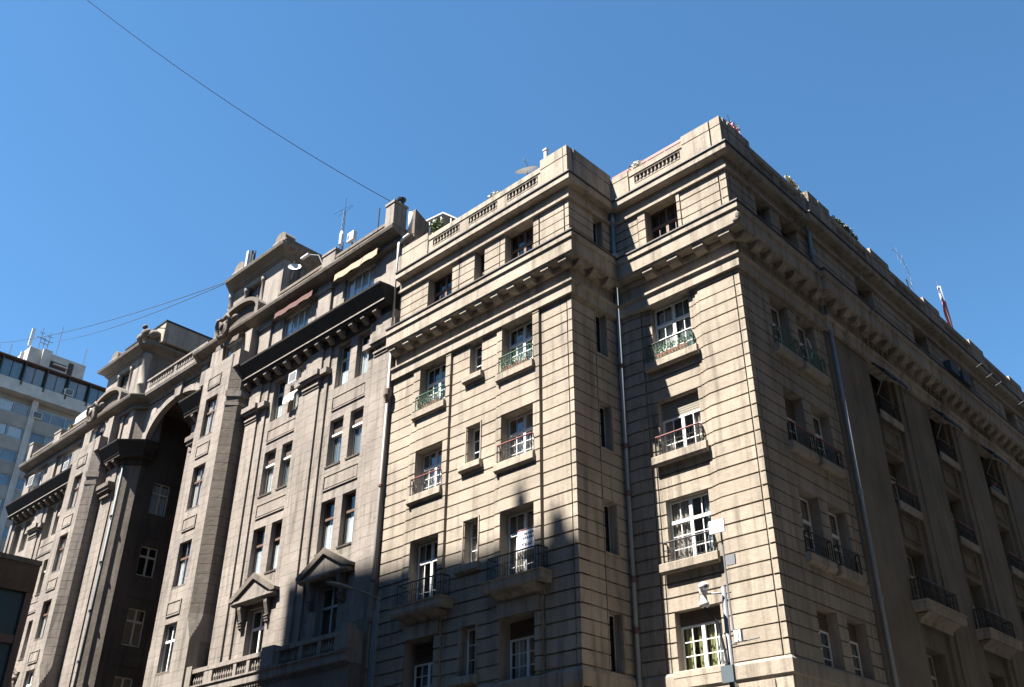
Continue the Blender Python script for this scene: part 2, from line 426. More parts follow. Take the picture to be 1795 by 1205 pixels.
def plant(name, label, cat, c, rad, n, size, mats, seed, group=None, pot=None, stems=5):
    """leafy plant: several clumps of leaves on thin stems, in a pot if asked"""
    base = (c[0], c[1], c[2]-rad[2])
    t = thing(name, label, cat, base, group); rnd = random.Random(seed)
    st = MB()
    for i in range(stems):
        tip = Vector(c)+Vector((rnd.uniform(-.8, .8)*rad[0], rnd.uniform(-.8, .8)*rad[1], rnd.uniform(.1, .95)*rad[2]))
        st.tube([base, (Vector(base)+tip)/2+Vector((rnd.uniform(-.05, .05), 0, .03)), tip], .008, 4, .004)
    st.obj('stem', 'dry', t)
    for i, mt in enumerate(mats):
        nn = max(4, n//len(mats)); mb = MB(); ncl = 4
        for q in range(ncl):
            cc = (c[0]+rnd.uniform(-.55, .55)*rad[0], c[1]+rnd.uniform(-.55, .55)*rad[1], c[2]+rnd.uniform(-.5, .6)*rad[2])
            l = leaves(cc, (rad[0]*.5, rad[1]*.5, rad[2]*.45), nn//ncl, size, seed*31+i*7+q); b = len(mb.v); mb.v += l.v; mb.f += [tuple(b+x for x in f) for f in l.f]
        mb.obj('foliage' if i == 0 else 'flower', mt, t)
    if pot:
        MB().lathe((base[0], base[1], base[2]-.22), [(pot*.7, 0), (pot, .2), (pot*1.1, .2), (pot*1.1, .25), (pot*.95, .25)], 12).obj('pot', 'terracotta', t)
    return t

# ================================================================== GROUND, STREETS
struct(MB().wbox(-600, 600, -600, 600, -.5, -.15).obj('ground', 'asphalt'))
struct(MB().wbox(-300, 300, -10.4, -6.2, -.15, -.02).obj('road', 'asphalt'))
struct(MB().wbox(2.6, 11, -6.1, 300, -.15, -.02).obj('side_road', 'asphalt'))
rm = MB()
for i in range(60): rm.wbox(-200+i*6, -197+i*6, -8.35, -8.25, -.02, -.012)
struct(rm.obj('road_marking', 'line'))
pv = MB().wbox(-300, 2.4, -6.2, -2.3, -.15, .1).wbox(.3, 2.4, -2.2, 300, -.15, .1).wbox(-300, 300, -60, -10.6, -.15, .1)
struct(pv.obj('pavement', 'paving'))
struct(MB().wbox(-300, 2.6, -6.35, -6.2, -.15, .12).wbox(2.4, 2.6, -6.2, 300, -.15, .12).obj('kerb', 'kerb'))

# ================================================================== CORNER APARTMENT BUILDING
B = thing('corner_apartment_building', 'beige rusticated corner apartment block with projecting wing, modillion cornice and balustraded roof', 'building', (-7, 6, 0))
YL = -2.45; XR = -4.83
fL = Fr((0, YL), (1, 0), (0, -1))          # left wing front
fR = Fr((0, 0), (1, 0), (0, -1))           # right wing front
fS = Fr((XR, 0), (0, 1), (1, 0))           # return between the wings
fB = Fr((0, 0), (0, 1), (1, 0))            # side street front, near part
XB = .13; fF = Fr((XB, 0), (0, 1), (1, 0)) # side street front, far part
PITCHZ = .4175; ZREF = 8.72
Z0 = 6.98; ZA = 18.9
heads = [8.72, 12.06, 15.40]
# --- openings
LWIN = {'r': (-7.97, -6.5), 'm': (-9.62, -9.0), 'l': (-12.25, -10.8)}
holesL = []
for k in ('r', 'l'):
    a, b = LWIN[k]
    holesL += [(a, b, 16.95, 18.9), (a, b, 13.70, 15.40), (a, b, 9.80, 12.06), (a, b, 6.98, 8.72)]
a, b = LWIN['m']; holesL += [(a, b, 17.5, 18.9), (a, b, 14.15, 15.56), (a, b, 10.7, 12.2), (a, b, 7.3, 8.8)]
segL = [(-13.9, -12.62, 0), (-12.62, -12.25, .05), (-12.25, -10.55, .08), (-10.49, -8.22, 0), (-8.22, -7.97, .05), (-7.97, -6.22, .08), (-6.15, -5.04, 0), (-5.0, XR, 0)]
facade(B, fL, segL, Z0, ZA, holesL, 'beige', PITCHZ, ZREF, ins=(0, .05))
MB().box(fL, -10.55, -10.49, -.4, -.1, Z0, ZA).box(fL, -6.22, -6.15, -.4, -.1, Z0, ZA).box(fL, -5.04, -5.0, -.4, -.06, Z0, ZA).obj('joint_channel', 'beige', B)
holesR = [(-3.5, -1.98, 16.72, 18.9), (-3.5, -1.98, 13.42, 15.33), (-3.5, -1.98, 10.05, 12.0), (-3.5, -1.98, 7.0, 8.68)]
segR = [(-4.785, -4.12, .0), (-4.12, -3.9, -.035), (-3.86, -3.72, -.07), (-3.72, -1.8, -.105), (-1.8, -1.68, -.07), (-1.68, -1.56, -.035), (-1.56, -.22, 0), (-.18, 0, 0)]
facade(B, fR, segR, Z0, ZA, holesR, 'beige', PITCHZ, ZREF-.06, ins=(0, .05))
MB().box(fR, -.22, -.18, -.4, -.06, Z0, ZA).box(fR, -3.9, -3.86, -.4, -.14, Z0, ZA).obj('joint_channel', 'beige', B)
slots = [(-1.2, -.63, 17.2, 18.85), (-1.2, -.63, 13.8, 15.38), (-1.2, -.63, 10.45, 12.03), (-1.2, -.63, 7.05, 8.7)]
facade(B, fS, [(YL+.05, -1.28, 0), (-1.24, 0, 0)], Z0, ZA, slots, 'beige', PITCHZ, ZREF, thick=.4)
NB = [(1.77, 2.96), (3.5, 4.7)]
holesB = [(a, b, z0, z1) for a, b in NB for z0, z1 in ((16.75, 18.72), (13.4, 15.32), (10.0, 12.0), (6.9, 8.6))]
facade(B, fB, [(.05, .25, 0), (.29, 5.0, 0), (5.04, 5.2, 0), (5.24, 5.42, 0)], Z0, ZA, holesB, 'beige', PITCHZ, ZREF-.06)
MB().box(fB, .25, .29, -.4, -.06, Z0, ZA).obj('joint_channel', 'beige', B)
# far part of the side front: smooth piers, recessed bays
BAYS = [8.45+5.17*k for k in range(6)]
holesF = []; segF = []
p = 5.45
for y in BAYS:
    segF += [(p, p+.45, -.05), (p+.45, y, 0), (y, y+2.35, -.18)]; p = y+2.35
    for z0, z1 in ((16.95, 18.95), (13.5, 15.46), (9.95, 12.0), (6.7, 8.63)): holesF.append((y+.38, y+2.02, z0, z1))
segF.append((p, 40, 0))
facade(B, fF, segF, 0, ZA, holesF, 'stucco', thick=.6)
for y in BAYS:     # framed aprons between the windows and carved panels above
    for z in (12.15, 15.6):
        pan = MB()
        for i, q in enumerate((0, .05, .1)):
            a0, a1, b0, b1 = y+.42+q, y+1.95-q, z+.05+q, z+1.0-q
            if i != 1: pan.box(fF, a0, a1, -.19, -.14+.02*i, b0, b0+.035).box(fF, a0, a1, -.19, -.14+.02*i, b1-.035, b1).box(fF, a0, a0+.035, -.19, -.14+.02*i, b0+.035, b1-.035).box(fF, a1-.035, a1, -.19, -.14+.02*i, b0+.035, b1-.035)
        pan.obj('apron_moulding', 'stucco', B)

# plain base below the string course, ground to 6.55
base = MB().box(fL, -13.9, XR, -.5, .02, 0, 6.5).box(fR, XR+.06, 0, -.5, .02, 0, 6.5).box(fS, YL+.06, 0, -.4, .0, 0, 6.5).box(fB, .06, 5.42, -.5, .02, 0, 6.5)
base.obj('base_wall', 'beige_smooth', B)
quoin = MB()
for a, b in ((-4.3, -3.9), (-3.0, -2.5), (-1.9, -1.6), (-.9, -.5)): quoin.box(fR, a, b, .02, .06, 3, 6.45)
quoin.obj('base_pilaster', 'beige_smooth', B)
PATH = [(-13.9, YL), (XR, YL), (XR, 0), (0, 0), (0, 5.45), (XB, 5.45), (XB, 40)]
def course(name, prof, path=PATH, mat='beige_smooth', parent=None): return MB().sweep(path, prof).obj(name, mat, parent or B)
course('string_course', [(-.3, 6.5), (.03, 6.5), (.07, 6.56), (.07, 6.9), (.02, 6.98), (-.3, 6.98)], PATH[:5])
course('architrave', [(-.4, 18.86), (.12, 18.86), (.12, 19.2), (.2, 19.26), (.2, 19.34), (0, 19.4), (-.4, 19.4)])
course('frieze', [(-.45, 19.4), (0, 19.4), (0, 19.9), (-.45, 19.9)])
course('main_cornice', [(-.45, 19.9), (.05, 19.9), (.1, 20.02), (.1, 20.1), (.45, 20.1), (.45, 20.14), (.5, 20.17), (.5, 20.66), (.56, 20.68), (.56, 20.90), (0, 20.98), (-.45, 21.04)])
course('cornice_flashing', [(.3, 20.945), (.57, 20.905), (.6, 20.905), (.6, 20.955), (.3, 20.985)], mat='lead')
course('cornice_flashing', [(.15, 23.785), (.31, 23.715), (.345, 23.715), (.345, 23.765), (.15, 23.83)], mat='lead')
def modillion(fr, s, wd=.36):
    pr = [(.06, 19.86), (.14, 19.84), (.24, 19.85), (.33, 19.90), (.38, 19.97), (.42, 19.985), (.42, 20.09), (.06, 20.09)]
    MB().prof(fr, pr, s-wd/2, s+wd/2).obj('modillion', 'beige_smooth', B)
for i in range(12): modillion(fL, -13.62+i*.7985, .34)
for s in (-3.16, -2.14, -1.12, -.12): modillion(fR, s, .4)
for s in (-2.3, -1.55, -.75): modillion(fS, s, .36)
for i in range(7): modillion(fB, .12+i*.785, .34)
for i in range(42): modillion(fF, 5.9+i*.8, .34)
# attic storey
ZT0, ZT1 = 21.02, 22.86
hAL = [(-7.92, -6.5, 21.05, ZT1), (-9.53, -8.98, 21.05, ZT1), (-12.15, -10.75, 21.05, ZT1)]
hAR = [(-3.35, -1.98, 21.05, ZT1)]
facade(B, fL, [(-13.85, -12.15, 0), (-12.15, -10.38, .0), (-10.34, -8.2, 0), (-8.16, -6.25, 0), (-6.18, -5.06, 0), (-5.0, XR, 0)], ZT0, ZT1, hAL, 'beige', .375, 21.72, gap=.036, ins=(0, .05))
facade(B, fR, [(-4.785, -3.7, 0), (-3.66, -3.35, .03), (-3.35, -1.85, .05), (-1.85, -.3, 0), (-.24, 0, 0)], ZT0, ZT1, hAR, 'beige', .375, 21.72, gap=.036, ins=(0, .05))
facade(B, fS, [(YL+.05, 0, 0)], ZT0, ZT1, [(-1.12, -.6, 21.1, ZT1)], 'beige', .375, 21.72, gap=.036, thick=.4)
facade(B, fB, [(.05, .2, 0), (.26, 5.42, 0)], ZT0, ZT1, [(1.85, 2.85, 21.3, ZT1), (3.48, 4.72, 21.3, ZT1)], 'beige', .375, 21.72, gap=.036)
hAF = [(y+.5, y+1.95, 21.1, ZT1) for y in BAYS]
sg = []; p = 5.45
for y in BAYS: sg += [(p, y-.3, 0), (y-.24, y+2.6, .0)]; p = y+2.66
sg.append((p, 40, 0))
facade(B, fF, sg, ZT0, ZT1, hAF, 'beige', .375, 21.72, gap=.036)
course('attic_band', [(-.4, 22.86), (.10, 22.86), (.10, 22.97), (.05, 23.0), (-.4, 23.0)])
course('attic_frieze', [(-.4, 23.0), (0, 23.0), (0, 23.42), (-.4, 23.42)])
course('upper_cornice', [(-.4, 23.42), (.26, 23.42), (.30, 23.46), (.30, 23.71), (.1, 23.80), (-.4, 23.84)])
# parapet : solid blocks and baluster runs
def parapet(fr, blocks, runs, ztop=24.83, zblk=25.02, d1=.13, dt=.42):
    for a, b, zt in blocks:
        MB().box(fr, a, b, d1-dt, d1+.03, 23.84, 24.66).box(fr, a-.0, b+.0, d1-dt, d1+.045, 24.685, zt).box(fr, a+.01, b-.01, d1-dt+.01, d1+.01, 24.66, 24.685).obj('parapet_block', 'beige_smooth', B)
    for a, b, o0, o1 in runs:     # run a..b with opening o0..o1
        pb = MB()
        for r in decomp((a, b, 23.84, 24.60), [(o0, o1, 24.20, 24.53)]): pb.box(fr, r[0], r[1], d1-.1, d1-.0, r[2], r[3])
        pb.box(fr, a, b, d1-dt, d1-.1, 23.84, 24.60).box(fr, a, b, d1-dt-.02, d1+.03, 24.60, ztop)
        if o1 > o0: pb.box(fr, o0, o1, d1-.1, d1+.012, 24.165, 24.2)
        po = pb.obj('parapet_run', 'beige_smooth', B)
        n = int(round((o1-o0)/.165))
        for i in range(n):
            c = fr(o0+(i+.5)*(o1-o0)/n, d1-.045, 24.2)
            key = 'balu'
            if key not in PANES: PANES[key] = MB().lathe((0, 0, 0), [(.035, 0), (.04, .03), (.022, .05), (.045, .13), (.03, .21), (.02, .26), (.038, .30), (.038, .33)], 6).mesh('baluster', 'beige_smooth')
            o = bpy.data.objects.new('baluster', PANES[key]); COL.objects.link(o); o.parent = po; o.matrix_parent_inverse = Matrix.Identity(4); o.location = c
parapet(fL, [(-13.75, -12.15, 25.0), (-5.98, -4.9, 25.12), (-4.87, XR+.13, 25.12)], [(-12.11, -10.0, -11.86, -10.3), (-10.0, -7.95, -9.78, -8.22), (-7.95, -5.98, -7.70, -6.14)])
parapet(fS, [(-2.28, -.16, 25.12)], [])
parapet(fR, [(-4.70, -3.86, 24.9), (-1.46, -.32, 25.05), (-.26, .13, 25.05)], [(-3.82, -1.46, -3.6, -1.58)])
parapet(fB, [(-.0, .25, 25.05), (.31, 1.7, 25.05), (5.1, 5.45, 24.95)], [(1.7, 3.5, 1.95, 3.3), (3.5, 5.1, 3.7, 4.95)])
bl = [(5.6, 7.3, 25.05)]; rn = []
y = 7.3
for k in range(6):
    rn += [(y, y+3.45, y+.45, y+3.0)]; bl += [(y+3.45, y+5.17, 25.05 if k % 1 == 0 else 24.9)]; y += 5.17
    if y > 37: break
parapet(fF, bl, rn)
# inside of the building, flat roof
core = MB().wbox(-13.4, -5.9, -1.2, 12, .1, 22.8).wbox(-5.9, -1.1, 1.1, 12, .1, 22.8).wbox(-13.4, -.95, 12, 40, .1, 22.8)
core.obj('inner_wall', 'room', B)
MB().wbox(-13.5, -5.2, -2.0, 20, 22.9, 23.5).wbox(-5.2, -.3, .4, 20, 22.9, 23.5).wbox(-13.5, -.2, 20, 40, 22.9, 23.5).obj('roof', 'paving', B)
MB().wbox(-13.9, -13.5, YL+.45, 40, 0, 24.4).obj('party_wall', 'beige', B)
# --- left wing windows
a, b = LWIN['r']
def lw_curtains(): return [('curtaing', .04, .96, .02, .98)]
window(B, fL, a, b, 16.95, 18.83, .32, curtain=[('curtain', .05, .55, .05, .95), ('curtaing', .55, .96, .05, .95)])
window(B, fL, a, b, 13.70, 15.38, .32, curtain=[('lining', .03, .97, .02, .97)], cdep=.08)
window(B, fL, a, b, 9.80, 12.04, .34, rows=3, transom=.7)
window(B, fL, a, b, 6.98, 8.7, .45, rows=3, transom=0, shutter=.48, shmat='slatdark', curtain=[('curtain', .04, .34, .02, .95)])
a, b = LWIN['l']
window(B, fL, a, b, 16.95, 18.83, .32, curtain=[('curtaing', .05, .4, .05, .95)])
window(B, fL, a, b, 13.70, 15.38, .32)
window(B, fL, a, b, 9.80, 12.04, .34, transom=.7)
window(B, fL, a, b, 6.98, 8.7, .45, transom=0, shutter=.62, shmat='slatdark', curtain=[('curtaing', .1, .9, .02, .95)])
a, b = LWIN['m']
for z0, z1 in ((17.5, 18.8), (14.15, 15.54), (10.7, 12.18), (7.3, 8.78)):
    window(B, fL, a, b, z0, z1, .26, cols=(1,), rows=3, transom=0, t=.07, curtain=[('curtaing', .3, .9, .02, .55)] if z0 > 12 else None)
    if z1 < 18:
        MB().box(fL, a-.09, b+.07, 0, .035, z1+.01, z1+.07).box(fL, a-.085, a-.035, -.02, .03, z0, z1+.01).box(fL, b+.03, b+.07, -.02, .03, z0, z1+.01).obj('window_surround', 'beige_smooth', B)
# sills and rails
sill(B, fL, -8.12, -6.42, 16.64, 16.95, .2); sill(B, fL, -12.45, -10.72, 16.64, 16.95, .2); sill(B, fL, -9.83, -8.88, 17.22, 17.48, .17)
sill(B, fL, -8.15, -6.42, 13.38, 13.70, .2); sill(B, fL, -12.45, -10.72, 13.38, 13.70, .2); sill(B, fL, -9.87, -8.84, 13.88, 14.14, .17); sill(B, fL, -9.9, -8.86, 10.42, 10.7, .17); sill(B, fL, -9.9, -8.86, 7.02, 7.3, .17)
railing(B, fL, -8.0, -6.5, 16.95, .62, .15, .02, 'green'); railing(B, fL, -12.3, -10.8, 16.95, .6, .15, .02, 'green')
railing(B, fL, -8.02, -6.5, 13.70, .62, .15, .02, 'iron', 'red'); railing(B, fL, -12.3, -10.8, 13.70, .62, .15, .02, 'iron', 'red')
def balcony(fr, s0, s1, ztop, d_, h=.62, bracket=True, mat='beige_smooth'):
    bo = MB().sweep([Vector(fr(s0, 0, 0)[:2]), Vector(fr(s0, d_, 0)[:2]), Vector(fr(s1, d_, 0)[:2]), Vector(fr(s1, 0, 0)[:2])][::(1 if (fr.u.xy.x*fr.n.xy.y-fr.u.xy.y*fr.n.xy.x) < 0 else -1)],
        [(-.14, ztop-.34), (-.04, ztop-.34), (0, ztop-.24), (.0, ztop-.06), (.04, ztop-.03), (.04, ztop), (-.14, ztop)])
    bo.box(fr, s0+.13, s1-.13, 0, d_-.13, ztop-.3, ztop-.02)
    o = bo.obj('balcony', mat, B)
    MB().prof(fr, [(0, ztop-.62), (.06, ztop-.62), (.1, ztop-.5), (d_*.5, ztop-.42), (d_-.12, ztop-.34), (0, ztop-.34)], s0+.28, s1-.28).obj('balcony_bed', mat, o)
    railing(B, fr, s0+.18, s1-.18, ztop, h+.1, d_-.12, .02, 'iron', 'iron', step=.1)
    return o
balcony(fL, -8.28, -5.85, 9.79, .52); balcony(fL, -12.5, -10.05, 9.79, .52)
for a_, b_ in ((-8.0, -6.3), (-12.25, -10.6)): MB().box(fL, a_, b_, .08, .13, 8.75, 9.18).obj('apron_block', 'beige', B)
# attic windows of both wings
for (fr, a, b) in ((fL, -7.92, -6.5), (fL, -12.15, -10.75), (fR, -3.35, -1.98)):
    window(B, fr, a, b, 21.05, 22.84, .34, frame='brownframe', transom=.62, rows=2, gm='glassdark')
window(B, fL, -9.53, -8.98, 21.05, 22.84, .34, cols=(1,), rows=2, transom=.5, frame='brownframe', gm='glassdark')
# --- right wing windows
a, b = -3.5, -1.98
window(B, fR, a, b, 16.72, 18.85, .32, rows=3, transom=.68, curtain=[('curtain', .04, .5, .03, .96), ('curtaing', .55, .96, .03, .98)])
window(B, fR, a, b, 13.42, 15.33, .30, rows=3, transom=0, shutter=.62, shmat='slat')
window(B, fR, a, b, 10.05, 11.98, .28, rows=3, transom=.66)
window(B, fR, a, b, 7.0, 8.66, .36, rows=3, transom=0, shutter=.38, shmat='slatdark', curtain=[('yellow', .04, .22, .02, .97), ('yellow', .3, .44, .02, .97), ('yellow', .53, .7, .02, .97), ('curtain', .72, .97, .02, .97)])
sill(B, fR, -3.74, -1.72, 16.42, 16.72, .14); sill(B, fR, -3.74, -1.74, 13.10, 13.42, .14); sill(B, fR, -3.74, -1.74, 9.74, 10.05, .14); sill(B, fR, -3.56, -1.9, 6.78, 7.0, .08)
railing(B, fR, -3.6, -1.95, 16.72, .62, .1, -.08, 'green', 'iron'); railing(B, fR, -3.55, -1.95, 13.42, .62, .1, -.08, 'iron', 'red'); railing(B, fR, -3.55, -1.95, 10.05, .6, .1, -.08, 'iron')
# --- slots in the return
for z0, z1 in [(s_[2], s_[3]) for s_ in slots]+[(21.1, ZT1)]:
    window(B, fS, -1.18 if z1 < 20 else -1.1, -.65 if z1 < 20 else -.62, z0, z1, .24, cols=(1,), rows=1, transom=0, frame='greyframe', t=.04, gm='glassdark')
    if z1 < 18.8: MB().box(fS, -.61, -.56, 0, .03, z0-.04, z1).box(fS, -1.26, -.56, 0, .025, z0-.09, z0-.04).obj('slot_frame', 'beige_smooth', B)
# --- side street windows
for i, (a, b) in enumerate(NB):
    for j, (z0, z1) in enumerate(((16.75, 18.7), (13.4, 15.3), (10.0, 11.98), (6.9, 8.58))):
        kw = dict(curtain=[('curtaing', .05, .9, .03, .95)])
        if j == 3: kw = dict(transom=0, shutter=.5, shmat='slatdark')
        elif j == 1 and i == 0: kw = dict(transom=0, shutter=.7, shmat='slatdark')
        else: kw = dict(transom=.62)
        window(B, fB, a, b, z0, z1, .34, cols=(1, 1), rows=3, one_pane=True, **kw)
        if j < 3:
            sill(B, fB, a-.2, b+.12, z0-.3, z0, .19)
            railing(B, fB, a-.08, b+.04, z0, .62, .15, .02, ['green', 'iron', 'iron'][j], ['green', 'red', 'iron'][j], step=.12)
for i in range(2): window(B, fB, *((1.85, 2.85), (3.48, 4.72))[i], 21.3, 22.84, .5, cols=(1, 1), rows=1, transom=0, frame='brownframe', gm='glassdark', one_pane=True)
for k, y in enumerate(BAYS):
    for j, (z0, z1) in enumerate(((16.95, 18.95), (13.5, 15.46), (9.95, 12.0), (6.7, 8.63))):
        window(B, fF, y+.38, y+2.02, z0, z1, .62, cols=(1, 1), rows=2, transom=.62, frame='cream' if j else 'brownframe', one_pane=True, shutter=(.0, .5, 0, 0)[j] if k < 3 else 0, shmat='slatdark')
        if j < 2:
            sill(B, fF, y+.3, y+2.1, z0-.3, z0, .02 if False else .06); railing(B, fF, y+.42, y+1.98, z0, .62, .02, -.15, 'iron', 'red' if j == 1 else 'iron', step=.13)
    balcony(fF, y-.35, y+2.75, 9.9, .5)
    window(B, fF, y+.5, y+1.95, 21.1, 22.84, .55, cols=(1, 1), rows=1, transom=0, frame='brownframe', gm='glassdark', one_pane=True)
    # carved panel above the bay
    cp = MB().box(fF, y+.05, y+2.3, -.17, .02, 19.42, 19.5).box(fF, y+.05, y+.13, -.17, .02, 19.5, 20.05)
    for q in range(5):
        c = fF(y+.35+q*.4, .03, 19.75); cp.ball(c, .05, .15, .17, 8, 5)
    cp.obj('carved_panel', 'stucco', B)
# drainpipes
pipe(B, [(XR+.14, -.14, 22.9), (XR+.14, -.14, 5)], .07, 'pipe', [((XR+.14, -.14, z), .16) for z in (21.3, 16.9, 14.0, 12.4, 9.7, 8.2)], cm='rust')
pipe(B, [(-4.72, -.1, 23.4), (XR+.15, -.13, 22.9)], .09, 'pipe')
hopper = MB().lathe((XR+.14, -.14, 21.2), [(.1, 0), (.18, .12), (.18, .3), (.12, .32)], 10).obj('pipe_hopper', 'pipe', B)
pipe(B, [(.18, 5.33, 23.3), (.18, 5.33, 21.1)], .07, 'pipe', [((.18, 5.33, 21.9), .3)])
pipe(B, [(.2, 5.6, 19.85), (.2, 5.6, 5.5)], .065, 'pipe', [((.2, 5.6, z), .14) for z in (18.8, 16.1, 12.8, 9.4)])
# worn corner of the main cornice
MB().ball((.5, -.5, 20.35), .09, .08, .16, 7, 5).ball((.42, -.52, 20.22), .12, .05, .07, 7, 5).obj('cornice_break', 'dirt_shade', B)

# ================================================================== MANSION BLOCK WITH THE GREAT ARCH
G = thing('arcaded_mansion_block', 'grey weathered palace block with two towers, dark eaves and a great arch over its court', 'building', (-33.5, 6, 0))
XM = -33.5
def half(sg, uend):
    fr = Fr((XM, YL), (sg, 0), (0, -1))
    def sm(a, b): return (a, b)
    # wall openings
    H = []
    BW = [(15.65, 16.55), (17.0, 17.9), (10.9, 11.8), (12.25, 13.15)]
    for a, b in BW:
        for z0, z1 in ((19.95, 22.0), (16.43, 18.46), (12.88, 14.95)):
            if b < uend: H.append((a, b, z0, z1))
    PW = [(16.05, 17.35), (11.4, 12.7)]
    for a, b in PW: H.append((a, b, 9.3, 11.5))
    ue = uend
    segs = [(3.65, 4.05, .06), (4.12, 5.5, .12), (9.1, 10.02, .16), (10.02, 10.54, .08), (10.54, 13.13, 0), (13.13, 13.6, .08), (13.6, 14.75, .16), (14.75, 15.22, .08), (15.22, 17.95, 0), (17.95, 18.4, .08), (18.4, ue, .16)]
    facade(G, fr, segs, 5.2, 22.15, H, 'grey', .42, .2, gap=.009, skin=.014, thick=.55)
    MB().box(fr, 4.05, 4.12, -.5, 0, 5.2, 22.15).box(fr, 5.4, 9.2, -.5, .0, 5.2, 22.15).obj('wall', 'grey', G)
    # buttress
    b0, b1, c, dp = 5.55, 8.85, .42, 1.0
    BH = [(6.55, 7.6, z0, z1) for z0, z1 in ((20.2, 22.2), (16.65, 18.7), (13.12, 15.1), (9.55, 11.53))]
    fb = Fr((XM, YL-dp), (sg, 0), (0, -1))
    facade(G, fb, [(b0+c, b1-c, 0)], 10.6, 24.0, BH, 'grey', .42, .2, gap=.008, skin=.012, thick=.5)
    facade(G, fb, [(b0, b1, 0)], 0, 10.6, BH, 'grey', .42, .2, gap=.008, skin=.012, thick=.5)
    for k in range(30):   # chamfered corners, block by block
        z0 = 11.72+k*.42; z1 = min(z0+.407, 24.0)
        if z0 > 23.9: break
        for e, s_ in ((b0, 1), (b1, -1)):
            pts = [fb(e, -.98, z0), fb(e, -c, z0), fb(e+s_*c, 0, z0), fb(e+s_*(c+.02), -.5, z0), fb(e+s_*.3, -.98, z0)]
            MB().poly(pts, (0, 0, z1-z0)).obj('chamfer_stone', 'dirt_shade' if s_ < 0 else 'grey', G)  # outer chamfer darker: its weak grazing light is put into the colour
    # stops of the chamfer, moulding near its top
    for e, s_ in ((b0, 1), (b1, -1)):
        st_ = MB()
        for q in range(8):
            z0 = 10.6+q*.14; x_ = (q+.5)/8; cc = c*max(.02, (x_*1.25 if x_ < .4 else .5+.5*math.sin((x_-.4)/.6*math.pi/2)))
            st_.poly([fb(e, -.98, z0), fb(e, -cc, z0), fb(e+s_*cc, 0, z0), fb(e+s_*(c+.02), 0, z0), fb(e+s_*(c+.02), -.5, z0), fb(e+s_*.3, -.98, z0)], (0, 0, .14))
        st_.obj('chamfer_stop', 'grey', G)
        MB().poly([fb(e-s_*.03, -.9, 21.3), fb(e-s_*.03, -c-.02, 21.3), fb(e+s_*c, .04, 21.3), fb(e+s_*c, -.5, 21.3)], (0, 0, .16)).obj('chamfer_band', 'grey', G)
        MB().poly([fb(e-s_*.08, -.9, 21.75), fb(e-s_*.08, -c-.04, 21.75), fb(e+s_*c, .07, 21.75), fb(e+s_*c, -.5, 21.75)], (0, 0, .3)).obj('chamfer_band', 'grey', G)
    # side walls of the buttress and inner fill
    for a_, b_ in ((b0, b0+.3), (b1-.3, b1)): MB().box(fb, a_, b_, -1.0, -.502, 0, 10.6).obj('buttress_side', 'dirt_shade', G)  # side faces in a darker tone, their shade put into the colour
    MB().box(fb, 6.3, 7.85, -.9, -.5, 0, 24).obj('inner_wall', 'room', G)
    for z0, z1 in ((20.2, 22.2), (16.65, 18.7), (13.12, 15.1), (9.55, 11.53)):
        low = z0 < 10
        bl_ = [('blind', .06, .94, .02, .6)] if 13 < z0 < 14 else ([('curtain', .05, .95, .05, .95)] if z0 > 16 else None)
        window(G, fb, 6.55, 7.6, z0, z1, .16, cols=(1, 1), rows=1, transom=.64, frame='white' if low else 'brownframe', t=.05, mull=.06, one_pane=True, curtain=bl_, gm='glass', cdep=.07)
        MB().prof(fb, [(-.2, z0-.02), (0, z0-.1), (.02, z0-.02), (-.2, z0+.05)], 6.5, 7.65).obj('window_sill', 'grey', G)
    def panel(fr_, a, b, z0, z1, d_=0):
        t = .05; MB().box(fr_, a, b, d_, d_+.045, z1-t, z1).box(fr_, a, b, d_, d_+.045, z0, z0+t).box(fr_, a, a+t, d_, d_+.045, z0+t, z1-t).box(fr_, b-t, b, d_, d_+.045, z0+t, z1-t).box(fr_, a+.1, b-.1, d_, d_+.03, z0+.1, z1-.1).obj('framed_panel', 'grey', G)
    for z0, z1 in ((22.7, 23.32), (19.12, 19.78), (15.6, 16.22), (11.85, 12.48)): panel(fb, 6.5, 7.65, z0, z1)
    # bays : windows, panels
    for a, b, a2, b2 in ((15.65, 16.55, 17.0, 17.9), (10.9, 11.8, 12.25, 13.15)):
        if b2 > uend: continue
        for z0, z1 in ((18.88, 19.52), (15.38, 16.02)): panel(fr, a, b2, z0, z1)
        for q, (p0, p1) in enumerate(((a, b), (a2, b2))):
            for z0, z1 in ((19.95, 22.0), (16.43, 18.46), (12.88, 14.95)):
                r_ = random.random()
                if z0 < 13: cu = [('blind', .1, .9, .02, .55)]
                elif z0 > 19 and q == 0: cu = [('blind', .1, .9, .0, .4)]
                else: cu = [(random.choice(['curtaing', 'curtaing', 'curtain']), .1, .9, .02, .62)]
                window(G, fr, p0, p1, z0, z1, .22, cols=(1,), rows=1, transom=.66, frame='brownframe' if z0 < 13 else 'cream', t=.06, curtain=cu, cdep=.07)
                if 13 < z0 < 19:
                    sl = MB()
                    for k in range(12): sl.box(fr, p0+.02, p1-.02, -.215, -.195+(.01 if k % 2 else 0), z1-.6+k*.05, z1-.6+k*.05+.046)
                    sl.obj('roller_shutter', 'slatdark', G)
                    MB().box(fr, p0+.02, p1-.02, -.22, -.12, z0+1.33, z0+1.41).obj('shutter_rail', 'white', G)
            MB().prof(fr, [(-.3, 16.36), (.03, 16.36), (.05, 16.42), (-.3, 16.5)], p0-.06, p1+.06).obj('window_sill', 'grey', G)
            MB().prof(fr, [(-.3, 12.8), (.03, 12.8), (.05, 12.86), (-.3, 12.95)], p0-.06, p1+.06).obj('window_sill', 'grey', G)
